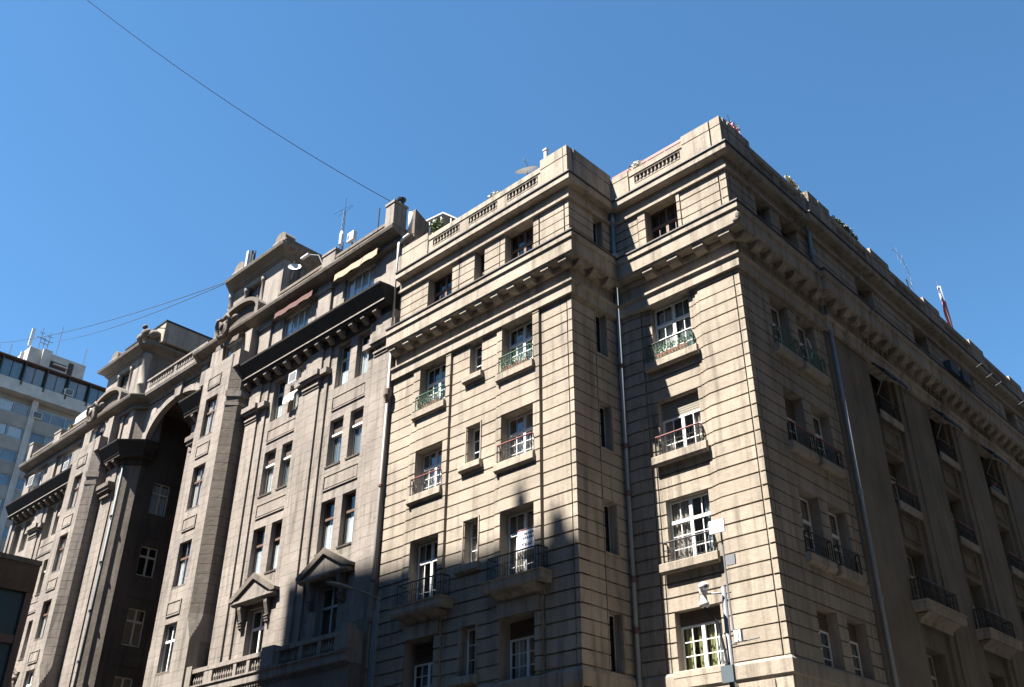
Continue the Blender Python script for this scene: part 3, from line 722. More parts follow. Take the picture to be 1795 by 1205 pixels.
    # pedimented windows of the balcony floor
    for a, b in PW:
        window(G, fr, a, b, 9.3, 11.48, .24, cols=(1, 1), rows=1, transom=.66, frame='greyframe' if a > 14 else 'white', t=.07, mull=.09, one_pane=True)
        cx_ = (a+b)/2+.02; hw = 1.62
        z0 = 11.86; tri = [fr(cx_-hw, .42, z0+.12), fr(cx_, .42, z0+.95), fr(cx_+hw, .42, z0+.12), fr(cx_+hw, .42, z0+.0), fr(cx_+hw-.25, .42, z0), fr(cx_, .42, z0+.72), fr(cx_-hw+.25, .42, z0), fr(cx_-hw, .42, z0)]
        pe = MB().poly(tri, (0, .5, 0)).obj('pediment', 'dirt_shade', G)
        MB().poly([fr(cx_-hw+.25, .33, z0-.02), fr(cx_, .33, z0+.74), fr(cx_+hw-.25, .33, z0-.02)], (0, .28, 0)).obj('tympanum', 'grey', pe)
        MB().prof(fr, [(0, z0-.17), (.3, z0-.17), (.38, z0-.1), (.38, z0-.02), (0, z0-.02)], cx_-hw+.12, cx_+hw-.12).obj('pediment_cornice', 'grey', pe)
        for s_ in (a-.28, b+.28):
            co_ = MB().prof(fr, [(0, z0-.17), (.3, z0-.17), (.3, z0-.35), (.16, z0-.8), (.17, z0-1.0), (.1, z0-1.12), (0, z0-1.15)], s_-.11, s_+.11)
            for k in range(3): co_.box(fr, s_-.13, s_+.13, 0, .22-.03*k, z0-.86-k*.1, z0-.82-k*.1)
            co_.obj('console', 'dirt_shade', pe)
    # capitals of the pilasters
    def cap(a, b, a2, b2):
        cp = MB().box(fr, a, b, 0, .42, 20.82, 21.06).box(fr, a+.05, b-.05, 0, .34, 20.7, 20.82).box(fr, a2, b2, 0, .3, 20.78, 21.02)
        cp.box(fr, a+.1, b-.1, 0, .25, 20.42, 20.5).box(fr, a+.1, b-.1, 0, .2, 20.3, 20.35)
        for k in range(5): cp.box(fr, a+.16+k*(b-a-.4)/4, a+.24+k*(b-a-.4)/4, 0, .22, 20.52, 20.7)
        cp.obj('capital', 'grey', G)
    cap(13.5, 14.87, 13.05, 15.35); cap(9.0, 10.15, 8.9, 10.7)
    if uend > 19: cap(18.35, uend+.05, 17.8, uend+.04)
    # main eaves cornice with its modillions
    cpath = [(XM+sg*3.0, YL+.65+.35), (XM+sg*3.0, YL+.65), (XM+sg*3.65, YL), (XM+sg*5.52, YL)]
    cp2 = [(XM+sg*8.88, YL), (XM+sg*(uend-.25), YL)]
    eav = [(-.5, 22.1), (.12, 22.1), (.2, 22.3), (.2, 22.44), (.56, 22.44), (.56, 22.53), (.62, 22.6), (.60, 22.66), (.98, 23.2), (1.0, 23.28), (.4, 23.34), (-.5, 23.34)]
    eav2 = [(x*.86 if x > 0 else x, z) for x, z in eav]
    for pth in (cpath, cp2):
        MB().sweep(pth if sg > 0 else pth[::-1], eav2).obj('eaves_cornice', 'blackstone', G)
    MB().box(fr, 8.9, uend-.26, .535, .56, 22.55, 22.61).obj('cornice_fillet', 'grey', G)
    n = int((uend-9.6)/.793)
    for i in range(n+1):
        s_ = 9.05+i*.793
        MB().prof(fr, [(.1, 22.12), (.22, 22.14), (.36, 22.24), (.46, 22.31), (.46, 22.43), (.1, 22.43)], s_-.12, s_+.12).obj('modillion', 'dirt_shade', G)
    for s_ in (4.2, 4.95): MB().prof(fr, [(.1, 22.12), (.22, 22.14), (.36, 22.24), (.46, 22.31), (.46, 22.43), (.1, 22.43)], s_-.12, s_+.12).obj('modillion', 'dirt_shade', G)
    # court side and chamfered inner corner, coloured dark for the shade there
    fc = Fr((XM+sg*3.0, 0), (0, 1), (-sg, 0))
    CH = [(-.85, .15, z0, z1) for z0, z1 in ((19.6, 21.4), (16.2, 17.8), (12.6, 14.5), (9.2, 11.1))]+[(3.0, 4.0, z0, z1) for z0, z1 in ((19.6, 21.4), (16.2, 17.8), (12.6, 14.5))]
    facade(G, fc, [(YL+.66, 14, 0)], 0, 26, CH, 'shade_stone', thick=.5)
    for h in CH: window(G, fc, h[0], h[1], h[2], h[3], .12, cols=(1, 1), rows=1, transom=.66, frame='cream', t=.07, mull=.1, one_pane=True, curtain=[('curtain', .08, .92, .03, .95)] if h[2] > 19 else None)
    MB().poly([fr(3.65, 0, 0), fr(3.0, -.65, 0), fr(3.05, -1.0, 0), fr(3.8, -.5, 0)], (0, 0, 26)).obj('chamfered_corner', 'dirt_shade', G)
    for z in (11.9, 15.3, 18.6): MB().box(fc, -1.1, .4, 0, .05, z-.3, z+.25).obj('framed_panel', 'shade_stone', G)
    # attic
    A = [(15.65, 17.75, 23.4, 25.42), (10.9, 13.0, 23.4, 25.42), (6.45, 8.1, 23.6, 25.42)]
    sg2 = [(3.65, 4.15, .1), (4.15, 4.9, .0), (4.9, 5.3, .1), (5.3, 5.9, .5), (5.9, 8.3, .5), (8.3, 8.95, .5), (8.95, 10.0, .12), (10.0, 10.9, 0), (10.9, 13.6, .0), (13.75, 14.8, .12), (14.8, 17.9, 0), (17.9, uend, .0)]
    A = [x for x in A if x[1] < uend]
    facade(G, fr, sg2, 23.34, 25.45, A, 'grey', thick=.5)
    MB().box(fr, 13.6, 13.75, -.4, -.06, 23.34, 25.45).obj('joint_channel', 'grey', G)
    for a, b, z0, z1 in A:
        window(G, fr if a > 9 else Fr((XM, YL-.5), (sg, 0), (0, -1)), a, b, z0, z1, .12, cols=(1, 1, 1, 1) if a > 9 else (1, 1), rows=1, transom=0, frame='white', t=.05, mull=.06, one_pane=True, cdep=.07, curtain=[('blind', .03, .97, .02, .97)], gm='glass')
    # capital band, attic cornice, parapet
    path = [(XM+sg*3.0, YL+5), (XM+sg*3.0, YL+.65), (XM+sg*3.65, YL), (XM+sg*uend, YL)]
    if sg < 0: path = path[::-1]
    MB().sweep(path, [(-.5, 25.45), (.2, 25.45), (.24, 25.55), (.12, 25.6), (.12, 25.78), (.3, 25.85), (.45, 25.9), (.62, 26.0), (.66, 26.12), (.66, 26.18), (.1, 26.24), (-.5, 26.24)]).obj('attic_cornice', 'dirt_shade', G)
    for a, b in ((13.75, 14.8), (9.0, 10.0)): MB().box(fr, a-.1, b+.1, 0, .2, 25.3, 25.45).obj('pilaster_cap', 'grey', G)
    for a, b, zt in ((10.3, 13.9, 27.0), (14.9, 19.0 if uend > 19 else 18.2, 27.0)):
        pb = MB()
        pb.box(fr, a, b, -.1, .18, 26.24, 26.45).box(fr, a, b, -.1, .2, 26.85, zt).box(fr, a, a+.25, -.1, .18, 26.45, 26.85).box(fr, b-.25, b, -.1, .18, 26.45, 26.85).box(fr, a+.25, b-.25, -.1, .1, 26.45, 26.85)
        pb.obj('roof_parapet', 'dirt_shade', G)
    for a, b, zt in ((13.92, 14.88, 27.45), (18.45, 19.02, 27.95)):
        if b > a+.1: MB().box(fr, a, b, -.5, .22, 26.24, zt-.12).box(fr, a-.04, b+.04, -.54, .26, zt-.12, zt).obj('parapet_pedestal', 'grey', G)
    # tower above the buttress
    t0, t1 = 4.6, 9.6; TH = [(6.1, 8.0, 27.0, 29.3)]
    TD = .3; ft = Fr((XM, YL+TD), (sg, 0), (0, -1)); RZ = .65
    facade(G, ft, [(t0+.4, t1, 0)], 26.24, 29.65, TH, 'grey', thick=.4)
    fts = Fr((XM+sg*t1, YL+TD), (0, 1), (sg, 0)); fti = Fr((XM+sg*t0, YL+TD), (0, 1), (-sg, 0))
    facade(G, fts, [(.4, 6.0, 0)], 26.24, 29.65, [(1.1, 1.9, 26.9, 29.1), (3.0, 4.2, 26.9, 29.1)], 'dirt_shade', thick=.4)
    facade(G, fti, [(.4, 6.0, 0)], 26.24, 29.65, [(1.2, 2.2, 26.9, 29.1), (3.2, 4.2, 26.9, 29.1)], 'dirt_shade', thick=.4)
    MB().poly([ft(t0, -.4, 26.24), ft(t0+.4, 0, 26.24), ft(t0+.8, -.4, 26.24), ft(t0+.4, -.8, 26.24)], (0, 0, 3.4)).obj('tower_corner', 'grey', G)
    MB().box(ft, t0+.5, t1-.5, -5.9, -.7, 26.24, 29.6).obj('inner_wall', 'dark', G)
    window(G, ft, 6.45, 7.65, 27.0, 29.3, .2, cols=(1, 1), rows=1, transom=.5, frame='brownframe', t=.06, one_pane=True, cdep=.06, curtain=[('curtaing', .05, .95, .05, .95)])
    MB().box(ft, 6.1, 6.45, -.36, -.25, 27.0, 29.3).box(ft, 7.65, 8.0, -.36, -.25, 27.0, 29.3).obj('window_jamb', 'dark', G)
    for s_ in (6.25, 7.85): MB().lathe(ft(s_, -.02, 27.0), [(.17, 0), (.17, .1), (.12, .14), (.115, 2.0), (.15, 2.05), (.17, 2.15), (.17, 2.3)], 12).obj('column', 'grey', G, smooth=True)
    MB().lathe(ft(t0+.12, -.12, 26.2), [(.3, 0), (.3, .3), (.255, .34), (.25, 1.3), (.27, 1.33), (.27, 1.4), (.235, 1.44), (.23, 3.1), (.27, 3.14), (.28, 3.42)], 16).obj('column', 'grey', G, smooth=True)
    for q in (1.0, 2.1): MB().lathe(fts(q, .02, 26.4), [(.15, 0), (.12, .1), (.11, 2.8), (.16, 3.0)], 10).obj('column', 'dirt_shade', G, smooth=True)
    tp = [(XM+sg*t0, YL+TD+6), (XM+sg*t0, YL+TD+.4), (XM+sg*(t0+.4), YL+TD), (XM+sg*t1, YL+TD), (XM+sg*t1, YL+TD+6)]
    if sg < 0: tp = tp[::-1]
    MB().sweep(tp, [(-.4, 29.65), (.05, 29.65), (.07, 29.72), (.15, 29.75), (.2, 29.86), (.4, 29.98), (.56, 30.06), (.6, 30.2), (.1, 30.28), (-.4, 30.28)]).obj('tower_cornice', 'dirt_shade', G)
    MB().sweep(tp, [(-.3, 30.28), (.15, 30.28), (.15, 30.68), (.2, 30.71), (.2, 30.79), (-.3, 30.79)]).obj('tower_parapet', 'dirt_shade', G)
    MB().box(ft, t0, t1, -6, -.1, 30.0, 30.4).obj('roof', 'paving', G)
    for s_ in (t0+.6, t1-.5):     # rounded pediments on the tower corners
        pts = [ft(s_-.48, .14, 30.8)]+[ft(s_-.48*math.cos(x), .14, 30.98+.46*math.sin(x)) for x in [k*math.pi/10 for k in range(11)]]+[ft(s_+.48, .14, 30.8)]
        MB().poly(pts, (0, .6, 0)).obj('round_pediment', 'dirt_shade', G)
        MB().box(ft, s_-.56, s_+.56, -.62, .2, 30.8, 30.9).obj('pediment_ledge', 'grey', G)
    # curved pediment and cartouche over the attic
    cu_, hw = 7.1, 2.0
    fp = Fr((XM, YL), (sg, 0), (0, -1))
    outer = [fp(cu_+hw*math.cos(x), .5, 26.75+1.0*math.sin(x)) for x in [math.pi*k/14 for k in range(15)]]
    inner = [fp(cu_+(hw-.24)*math.cos(x), .5, 26.75+.8*math.sin(x)) for x in [math.pi*k/14 for k in range(14, -1, -1)]]
    MB().poly(outer+inner, (0, .5, 0)).box(fp, cu_-hw, cu_-hw+.3, 0, .5, 26.2, 26.75).box(fp, cu_+hw-.3, cu_+hw, 0, .5, 26.2, 26.75).obj('curved_pediment', 'dirt_shade', G)
    inn = [fp(cu_+(hw-.26)*math.cos(x), .2, 26.75+.78*math.sin(x)) for x in [math.pi*k/14 for k in range(15)]]
    MB().poly(inn, (0, .3, 0)).box(fp, cu_-hw+.3, cu_+hw-.3, -.05, .18, 26.2, 26.75).obj('pediment_field', 'shade_stone', G)
    ca = MB().ball(fp(cu_, 1.0, 25.9), .32, .2, .5, 12, 8).ball(fp(cu_+.35, 1.0, 26.25), .2, .16, .16).ball(fp(cu_-.35, 1.0, 26.25), .2, .16, .16).ball(fp(cu_, 1.18, 26.0), .16, .12, .22).ball(fp(cu_, 1.1, 25.45), .14, .12, .12)
    for s_ in (-1, 1):
        ca.tube([fp(cu_+s_*.1, 1.15, 26.45), fp(cu_+s_*.45, 1.2, 26.5), fp(cu_+s_*.6, 1.15, 26.2), fp(cu_+s_*.45, 1.1, 25.7), fp(cu_+s_*.15, 1.1, 25.35)], .085, 7)
        ca.ball(fp(cu_+s_*.75, .95, 26.35), .26, .12, .13)
    ca.obj('cartouche', 'dirt_shade', G, smooth=True)
    # corner dado blocks beside the buttress head
    for a_, b_ in ((b1-.75, b1+.12), (b0-.12, b0+.75)): MB().box(fb, a_, b_, -.9, -.05, 23.3, 24.12).obj('dado_block', 'grey', G)
    MB().box(fb, 5.9, 8.4, -.95, -.5, 24.0, 24.1).obj('buttress_cap', 'grey', G)
half(1, 19.55); half(-1, 18.75)
# spandrel wall with the great arch
AY = -2.0; ax, aw, az, ah = -32.9, 3.1, 23.2, 1.85
fa = Fr((0, AY), (1, 0), (0, -1))
arc = [(ax+aw*math.cos(x), az+ah*math.sin(x)) for x in [math.pi*k/28 for k in range(29)]]
sp = [fa(XM+3.3, 0, az)] + [fa(XM+3.3, 0, 25.6), fa(XM-3.3, 0, 25.6), fa(XM-3.3, 0, az)] + [fa(x, 0, z) for x, z in arc[::-1]]
mbs = MB()
for (x0, z0), (x1, z1) in zip(arc, arc[1:]):
    mbs.poly([fa(x0, 0, z0), fa(x0, 0, 25.62), fa(x1, 0, 25.62), fa(x1, 0, z1)], (0, .22, 0))
mbs.box(fa, ax+aw, XM+3.4, -.7, 0, az-.1, 25.62) if ax+aw < XM+3.4 else None
mbs.box(fa, XM-3.4, ax-aw, -.7, 0, az-.1, 25.62) if XM-3.4 < ax-aw else None
mbs.obj('spandrel_wall', 'grey', G)
ro = MB()
for (x0, z0), (x1, z1), (u0, v0), (u1, v1) in zip(arc, arc[1:], [(ax+(aw+.38)*math.cos(math.pi*k/28), az+(ah+.36)*math.sin(math.pi*k/28)) for k in range(28)], [(ax+(aw+.38)*math.cos(math.pi*k/28), az+(ah+.36)*math.sin(math.pi*k/28)) for k in range(1, 29)]):
    MB().poly([fa(x0, .1, z0-.002), fa(u0, .1, v0), fa(u1, .1, v1), fa(x1, .1, z1-.002)], (0, .2, 0)).obj('voussoir', 'grey', G)
MB().poly([fa(ax-.3, .22, 24.95), fa(ax+.3, .22, 24.95), fa(ax+.42, .22, 25.75), fa(ax-.42, .22, 25.75)], (0, .4, 0)).obj('keystone', 'grey', G)
orn = MB()
for s_ in (-1, 1):
    for k in range(9):
        orn.ball(fa(ax+s_*(1.5+k*.2+random.uniform(-.1, .1)), .03, 25.25-k*.14+random.uniform(-.1, .12)), .1, .06, .09, 7, 4)
    orn.ball(fa(ax+s_*2.85, .04, 24.9), .32, .05, .4, 12, 6)
orn.obj('spandrel_carving', 'grey', G)
MB().box(fa, XM-2.9, ax-.6, 0, .05, 25.45, 25.52).box(fa, ax+.6, XM+2.9, 0, .05, 25.45, 25.52).obj('spandrel_moulding', 'grey', G)
MB().prof(fa, [(-.6, 25.62), (.1, 25.62), (.15, 25.8), (.4, 25.92), (.5, 26.02), (.52, 26.14), (-.6, 26.2)], XM-2.95, XM+2.95).obj('arch_cornice', 'dirt_shade', G)
bal = MB().box(fa, XM-2.9, XM+3.6, .22, .5, 26.2, 26.42).box(fa, XM-2.9, XM+3.6, .26, .5, 26.95, 27.06)
for s_ in (-2.9, 3.3, .1): bal.box(fa, XM+s_, XM+s_+.3, .12, .45, 26.42, 26.95)
bo = bal.obj('arch_balustrade', 'grey', G)
for i in range(21):
    s_ = XM-2.5+i*.28
    if not -.0 < s_-XM < .5: MB().lathe(fa(s_, .38, 26.42), [(.07, 0), (.05, .05), (.085, .18), (.045, .36), (.07, .53)], 7).obj('baluster', 'grey', bo)
# court : back wall, columns beside the opening, vault behind the arch
MB().wbox(XM-3.2, XM+3.2, 13.6, 14.2, 0, 29).obj('court_back_wall', 'shade_stone', G)
MB().wbox(XM-3.0, XM+3.0, AY+.7, 14, 25.4, 25.6).obj('court_ceiling', 'shade_stone', G)
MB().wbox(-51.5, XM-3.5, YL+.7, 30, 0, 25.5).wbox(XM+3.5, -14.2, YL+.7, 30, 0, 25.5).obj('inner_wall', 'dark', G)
MB().wbox(-52.0, XM-3.2, YL+.3, 30, 25.9, 26.2).wbox(XM+3.2, -14.0, YL+.3, 30, 25.9, 26.2).obj('roof', 'paving', G)
MB().wbox(-14.35, -13.95, YL+.56, 30, 0, 26.3).poly([(-14.35, -1.9, 26.3), (-14.35, 6, 26.3), (-14.35, 6, 27.4), (-14.35, .0, 27.4), (-14.35, -1.2, 27.25), (-14.35, -1.9, 27.6)], (.4, 0, 0)).obj('party_wall', 'dirt_shade', G)
MB().wbox(-52.25, -51.9, YL+.01, 30, 0, 26.2).obj('end_wall', 'dirt_shade', G)
# free-standing wall column at the left of the court (shaft, capital)
frl = Fr((XM, YL), (-1, 0), (0, -1))
for f_ in (Fr((XM, YL), (1, 0), (0, -1)), frl):
    MB().box(f_, 4.05, 5.45, .12, .5, 20.9, 21.15).box(f_, 4.1, 5.4, .12, .42, 20.72, 20.9).box(f_, 4.2, 5.2, .12, .3, 20.4, 20.5).obj('capital', 'dirt_shade', G)
MB().ball((XM-6.9, YL-.52, 24.6), .45, .1, .75, 16, 8).obj('niche_shade', 'dark', G)  # dark ellipsoid stands in for the shaded hollow of an oval niche
pipe(G, [(-37.0, -2.56, 22), (-37.0, -2.56, 4)], .05, 'poleblue', [((-37.0, -2.62, z), .12) for z in (19, 16.5, 14, 11.5)])
# lower storey with balcony
fg = Fr((0, YL), (1, 0), (0, -1))
lb = MB(); zt, r_ = 5.6, 1.7
lb.box(fg, -24.6, -14.2, 0, .75, 7.6, 8.3)
prev = None
for cxx in (-21.4, -17.1):
    pts = [(cxx+r_*math.cos(math.pi*k/14), zt+r_*math.sin(math.pi*k/14)) for k in range(15)]
    for (x0, z0), (x1, z1) in zip(pts, pts[1:]): lb.poly([fg(x0, .75, z0), fg(x0, .75, 7.6), fg(x1, .75, 7.6), fg(x1, .75, z1)], (0, .75, 0))
for a, b in ((-24.6, -23.1), (-19.7, -18.8), (-15.4, -14.2)): lb.box(fg, a, b, 0, .75, 0, 7.6)
lb.obj('lower_arcade', 'dirt_shade', G)
MB().box(fg, -24.5, -14.3, -.3, .0, 0, 5.2).obj('base_wall', 'shade_stone', G)
MB().wbox(-52, XM-8.9, YL-.0, YL+.5, 0, 5.2).obj('base_wall', 'shade_stone', G)
MB().prof(fg, [(0, 8.3), (.78, 8.3), (.85, 8.36), (.85, 8.62), (.9, 8.66), (.9, 8.72), (0, 8.72)], -24.6, -14.18).obj('balcony_slab', 'grey', G)
dn = MB()
for i in range(62): dn.box(fg, -24.5+i*.166, -24.42+i*.166, .75, .8, 8.2, 8.3)
dn.obj('dentil_row', 'dirt_shade', G, kind='stuff')
bb = MB().box(fg, -24.55, -14.2, .62, .88, 9.2, 9.36)
for a, b in ((-24.6, -24.2), (-22.9, -22.7), (-20.3, -20.1), (-19.25, -18.55), (-17.0, -16.8), (-15.9, -15.7), (-14.75, -14.2), (-23.3, -22.9), (-18.55, -18.2), (-14.95, -14.75), (-21.2, -21.0)):
    bb.box(fg, a, b, .64, .86, 8.72, 9.2)
bb.box(fg, -24.65, -24.2, .6, .92, 8.7, 9.5).box(fg, -19.28, -18.52, .6, .92, 8.72, 9.47).box(fg, -14.6, -14.16, .58, .92, 8.72, 9.55).box(fg, -14.36, -14.18, 0, .6, 8.72, 9.4)
bbo = bb.obj('balcony_parapet', 'grey', G)
s_ = -24.1
while s_ < -14.8:
    MB().lathe(fg(s_, .75, 8.72), [(.05, 0), (.035, .06), (.065, .18), (.035, .36), (.05, .48)], 6).obj('baluster', 'grey', bbo); s_ += .165
MB().box(fg, -15.0, -13.95, .0, .24, 0, 9.8).obj('pier_base', 'dirt_shade', G)
# party-line pipes
pipe(G, [(-13.98, -2.62, 21.9), (-13.98, -2.62, 5)], .06, 'pipeb', [((-13.98, -2.62, z), .1) for z in (17.9, 14.5, 11, 9.6, 8)], cm='rust')
MB().lathe((-13.95, -2.66, 18.0), [(.08, 0), (.16, .2), (.16, .45), (.1, .5)], 10).obj('pipe_hopper', 'dirt_shade', G)
pipe(G, [(-13.75, -2.3, 27.05), (-13.75, -2.3, 25.95)], .1, 'pipew', name='vent_pipe')
pipe(G, [(-13.75, -2.3, 25.95), (-13.85, -2.55, 25.6), (-13.92, -2.7, 25.3), (-13.92, -2.7, 21.05)], .06, 'pipew', name='vent_pipe')
MB().poly([(-13.8, -2.3, 25.0), (-13.8, 2.5, 25.0), (-13.8, 2.5, 25.6), (-13.8, -1.9, 25.9), (-13.8, -2.3, 25.5)], (.12, 0, 0)).obj('gable_wall', 'beige_smooth', B)
MB().lathe((-14.75, -2.1, 27.93), [(.14, 0), (.14, .4), (.2, .42), (.22, .5), (.08, .62)], 10).obj('chimney_cap', 'iron', G)

flush_stones(B); flush_stones(G, 'stone_block')
# ================================================================== THINGS ON THE FACADES
def awning(label, fr, s0, s1, z1, z0, d_, mat, valance=.25, group=None, arms=True):
    t = thing('awning', label, 'awning', fr((s0+s1)/2, 0, z1), group)
    nn = 10; cv = MB()
    for i in range(nn+1):
        s = s0+(s1-s0)*i/nn; sagz = .04*math.sin(i*1.9)
        cv.v += [fr(s, .02, z1+.02), fr(s, d_, z0+sagz*.5), fr(s, d_+.02, z0-valance+sagz), fr(s, d_-.01, z0-valance+sagz), fr(s, d_-.03, z0-.03+sagz*.5), fr(s, .0, z1-.02)]
    for i in range(nn):
        for j in range(6): k = (j+1) % 6; cv.f.append((i*6+j, (i+1)*6+j, (i+1)*6+k, i*6+k))
    cv.f.append((0, 1, 2, 3, 4, 5)); cv.f.append(tuple(nn*6+q for q in (5, 4, 3, 2, 1, 0)))
    cv.obj('canvas', mat, t)
    if arms:
        for s in (s0+.03, s1-.03): MB().tube([fr(s, d_-.02, z0-.02), fr(s, .0, z0-.9)], .018, 6).obj('awning_arm', 'galv', t)
    return t
frR = Fr((XM, YL), (1, 0), (0, -1))
awning('tan canvas awning over the rightmost attic window of the grey palace block', frR, 15.35, 18.35, 25.75, 25.6, .42, 'tan', .34, 'palace attic awnings', False)
awning('faded red canvas awning over an attic window of the grey palace block', frR, 10.7, 13.7, 25.75, 25.55, .42, 'redcanvas', .3, 'palace attic awnings', False)
awning('short brown canvas awning under the curved pediment of the grey palace block', Fr((XM, YL-.5), (1, 0), (0, -1)), 6.3, 8.35, 25.4, 25.25, .35, 'browncanvas', .28, 'palace attic awnings', False)
for k, y in enumerate(BAYS[:3]):
    awning(['blue canvas awning nearest the corner on the shaded side front', 'blue canvas awning second from the corner on the shaded side front', 'blue canvas awning farthest from the corner on the shaded side front'][k], fF, y+.3, y+2.15, 18.9, 18.42, .5, 'bluecanvas', .16, 'blue awnings on the side street')
awning('white sheet hung as a sunshade over a window under the dark eaves', frR, 12.3, 13.1, 20.9, 20.55, .3, 'paper', .3, None, False)
def aircon(label, fr, s, z, d_=.0, w_=.6, h=.5, dp=.35, group='air conditioners on the facades'):
    t = thing('air_conditioner', label, 'air conditioner', fr(s, d_, z), group)
    MB().box(fr, s-w_/2, s+w_/2, d_, d_+dp, z, z+h).obj('casing', 'plastic', t)
    g_ = MB()
    for k in range(7): g_.box(fr, s-w_/2+.05, s+w_/2-.05, d_+dp, d_+dp+.012, z+.06+k*(h-.12)/7, z+.06+k*(h-.12)/7+.025)
    g_.obj('grille', 'greyframe', t)
    MB().box(fr, s-w_/2+.07, s+w_/2-.07, d_+dp+.001, d_+dp+.006, z+.05, z+h-.05).obj('fan_opening', 'dark', t)
    return t
aircon('boxy white air conditioner under the dark eaves of the grey palace block', frR, 12.7, 21.25, -.1)
aircon('white air conditioner standing in the attic window nearest the wing corner', fL, -7.25, 21.08, -.42, .5, .55, .25)
aircon('small white air conditioner in the narrow attic window of the left wing', fL, -9.25, 21.08, -.42, .4, .4, .22)
frLf = Fr((XM, YL), (-1, 0), (0, -1))
aircon('dusty air conditioner in the far left attic of the palace block', frLf, 17.0, 24.4, -.1, .8, .7)
aircon('square air conditioner in the attic beside the left tower', frLf, 11.6, 24.0, -.1, .7, .55)
# banner on the balcony of the left wing
t = thing('banner', 'white banner with blurred blue lettering hung in the balcony window of the left wing', 'banner', fL(-7.0, -.2, 10.7))
BD = -.2
MB().box(fL, -7.42, -6.54, BD-.01, BD, 10.72, 11.4).obj('cloth', 'paper', t)
ik = MB(); rnd = random.Random(3)
for row, (z, h, a, b) in enumerate(((11.2, .08, -7.15, -6.75), (11.07, .08, -7.2, -6.72))):
    s_ = a
    while s_ < b:
        wd = rnd.uniform(.05, .07); ik.box(fL, s_, s_+wd*.5, BD, BD+.004, z, z+h).box(fL, s_+wd*.5, s_+wd, BD, BD+.003, z+rnd.choice((0, .02)), z+rnd.choice((.05, .08))); s_ += wd+.02
ik.obj('lettering', 'ink', t)
ik = MB(); s_ = -7.25
while s_ < -6.62: ik.box(fL, s_, s_+.018, BD, BD+.004, 10.86, 10.96).box(fL, s_+.018, s_+.045, BD, BD+.003, 10.86+rnd.choice((0, .04, .08)), 10.88+rnd.choice((.02, .05, .08))); s_ += .065
ik.obj('lettering', 'ink2', t)
MB().box(fL, -7.42, -6.54, BD, BD+.004, 11.355, 11.395).obj('red_border', 'red', t)
# flower boxes behind the green rails
k = 0
for (fr, a, b, z, lab) in ((fR, -3.3, -2.1, 16.78, 'terracotta trough of white flowering plants behind the green rail of the right wing'), (fL, -7.9, -6.7, 17.0, 'terracotta trough of white flowers behind the green rail nearest the wing corner'), (fL, -12.0, -11.0, 17.0, 'terracotta trough of white flowers behind the green rail farthest left on the wing')):
    k += 1
    t = thing('flower_box', lab, 'flower box', fr((a+b)/2, .05, z), 'flower boxes at the top floor windows')
    MB().prof(fr, [(-.04, z), (.08, z), (.1, z+.13), (-.06, z+.13)], a, b).obj('trough', 'terracotta', t)
    for i in range(5):
        s = a+.12+i*(b-a-.24)/4
        c = fr(s, .03, z+.28)
        leaves(c, (.15, .07, .2), 46, .035, k*10+i).obj('foliage', 'leaf', t); leaves(c, (.15, .08, .22), 34, .026, k*100+i).obj('flower', 'petal', t)
t = thing('flower_box', 'box of red flowers on a sill deep in the shaded side front', 'flower box', fF(19.8, 0, 17))
MB().box(fF, 19.3, 20.4, -.1, .05, 16.98, 17.1).obj('trough', 'iron', t); leaves(fF(19.85, -.02, 17.25), (.08, .5, .16), 70, .05, 5).obj('foliage', 'leafdark', t); leaves(fF(19.85, -.02, 17.3), (.08, .25, .1), 90, .05, 6).obj('flower', 'pink', t)
# drying racks on the attic of the side street
for i, y in enumerate((15.6, 16.9)):
    t = thing('planter_box', ['dark blue box hung under an attic window of the side front, nearer one', 'dark blue box hung under an attic window of the side front, farther one'][i], 'box', fF(y, .5, 20.7), 'blue boxes on the side cornice')
    MB().box(fF, y, y+.85, .42, .72, 21.0, 21.5).obj('body', 'bluebox', t); MB().tube([fF(y, .42, 21.5), fF(y, .74, 21.55), fF(y+.85, .74, 21.55), fF(y+.85, .42, 21.5)], .014, 5).obj('rim', 'galv', t)
for i, y in enumerate((19.0, 24.2)):
    t = thing('clothes_line', ['wire clothes line on rods above the attic windows, nearer one', 'wire clothes line on rods above the attic windows, farther one'][i], 'clothes line', fF(y, 0, 23), 'clothes lines on the side street')
    for q in (0, 1.3, 2.4): MB().tube([fF(y+q, .05, 22.2), fF(y+q, 1.0, 22.55)], .012, 5).obj('rod', 'galv', t)
    MB().tube([fF(y, 1.0, 22.55), fF(y+.7, .98, 22.48), fF(y+1.3, 1.0, 22.55), fF(y+1.9, .98, 22.5), fF(y+2.4, 1.0, 22.55)], .012, 5).obj('wire', 'galv', t)

# ================================================================== ROOF THINGS
def dish(label, c, r, aim, mount, group='satellite dishes', mat='plastic'):
    t = thing('satellite_dish', label, 'satellite dish', mount, group)
    a = Vector(aim).normalized(); u = a.cross(Vector((0, 0, 1))).normalized(); v = a.cross(u); c = Vector(c)
    mb = MB(); n = 20; R_ = 5
    for side in (0, 1):
        for i in range(R_+1):
            for j in range(n):
                an = 2*math.pi*j/n; rr = r*i/R_; mb.v.append(tuple(c+(u*math.cos(an)+v*math.sin(an))*rr+a*(.28*rr*rr/r - side*.012)))
        b = side*(R_+1)*n
        for i in range(R_):
            for j in range(n): q = (j+1) % n; mb.f.append((b+i*n+j, b+i*n+q, b+(i+1)*n+q, b+(i+1)*n+j))
    mb.obj('reflector', mat, t, smooth=True)
    MB().tube([c-v*r*.98+a*.25*r, c+a*r*1.05], .014, 6).lathe(tuple(c+a*r*1.05-Vector((0, 0, .04))), [(.03, 0), (.035, .08), (.02, .1)], 8).obj('feed_arm', 'iron', t)
    MB().tube([c-a*.02, Vector(mount)], .022, 7).obj('mast', 'galv', t)
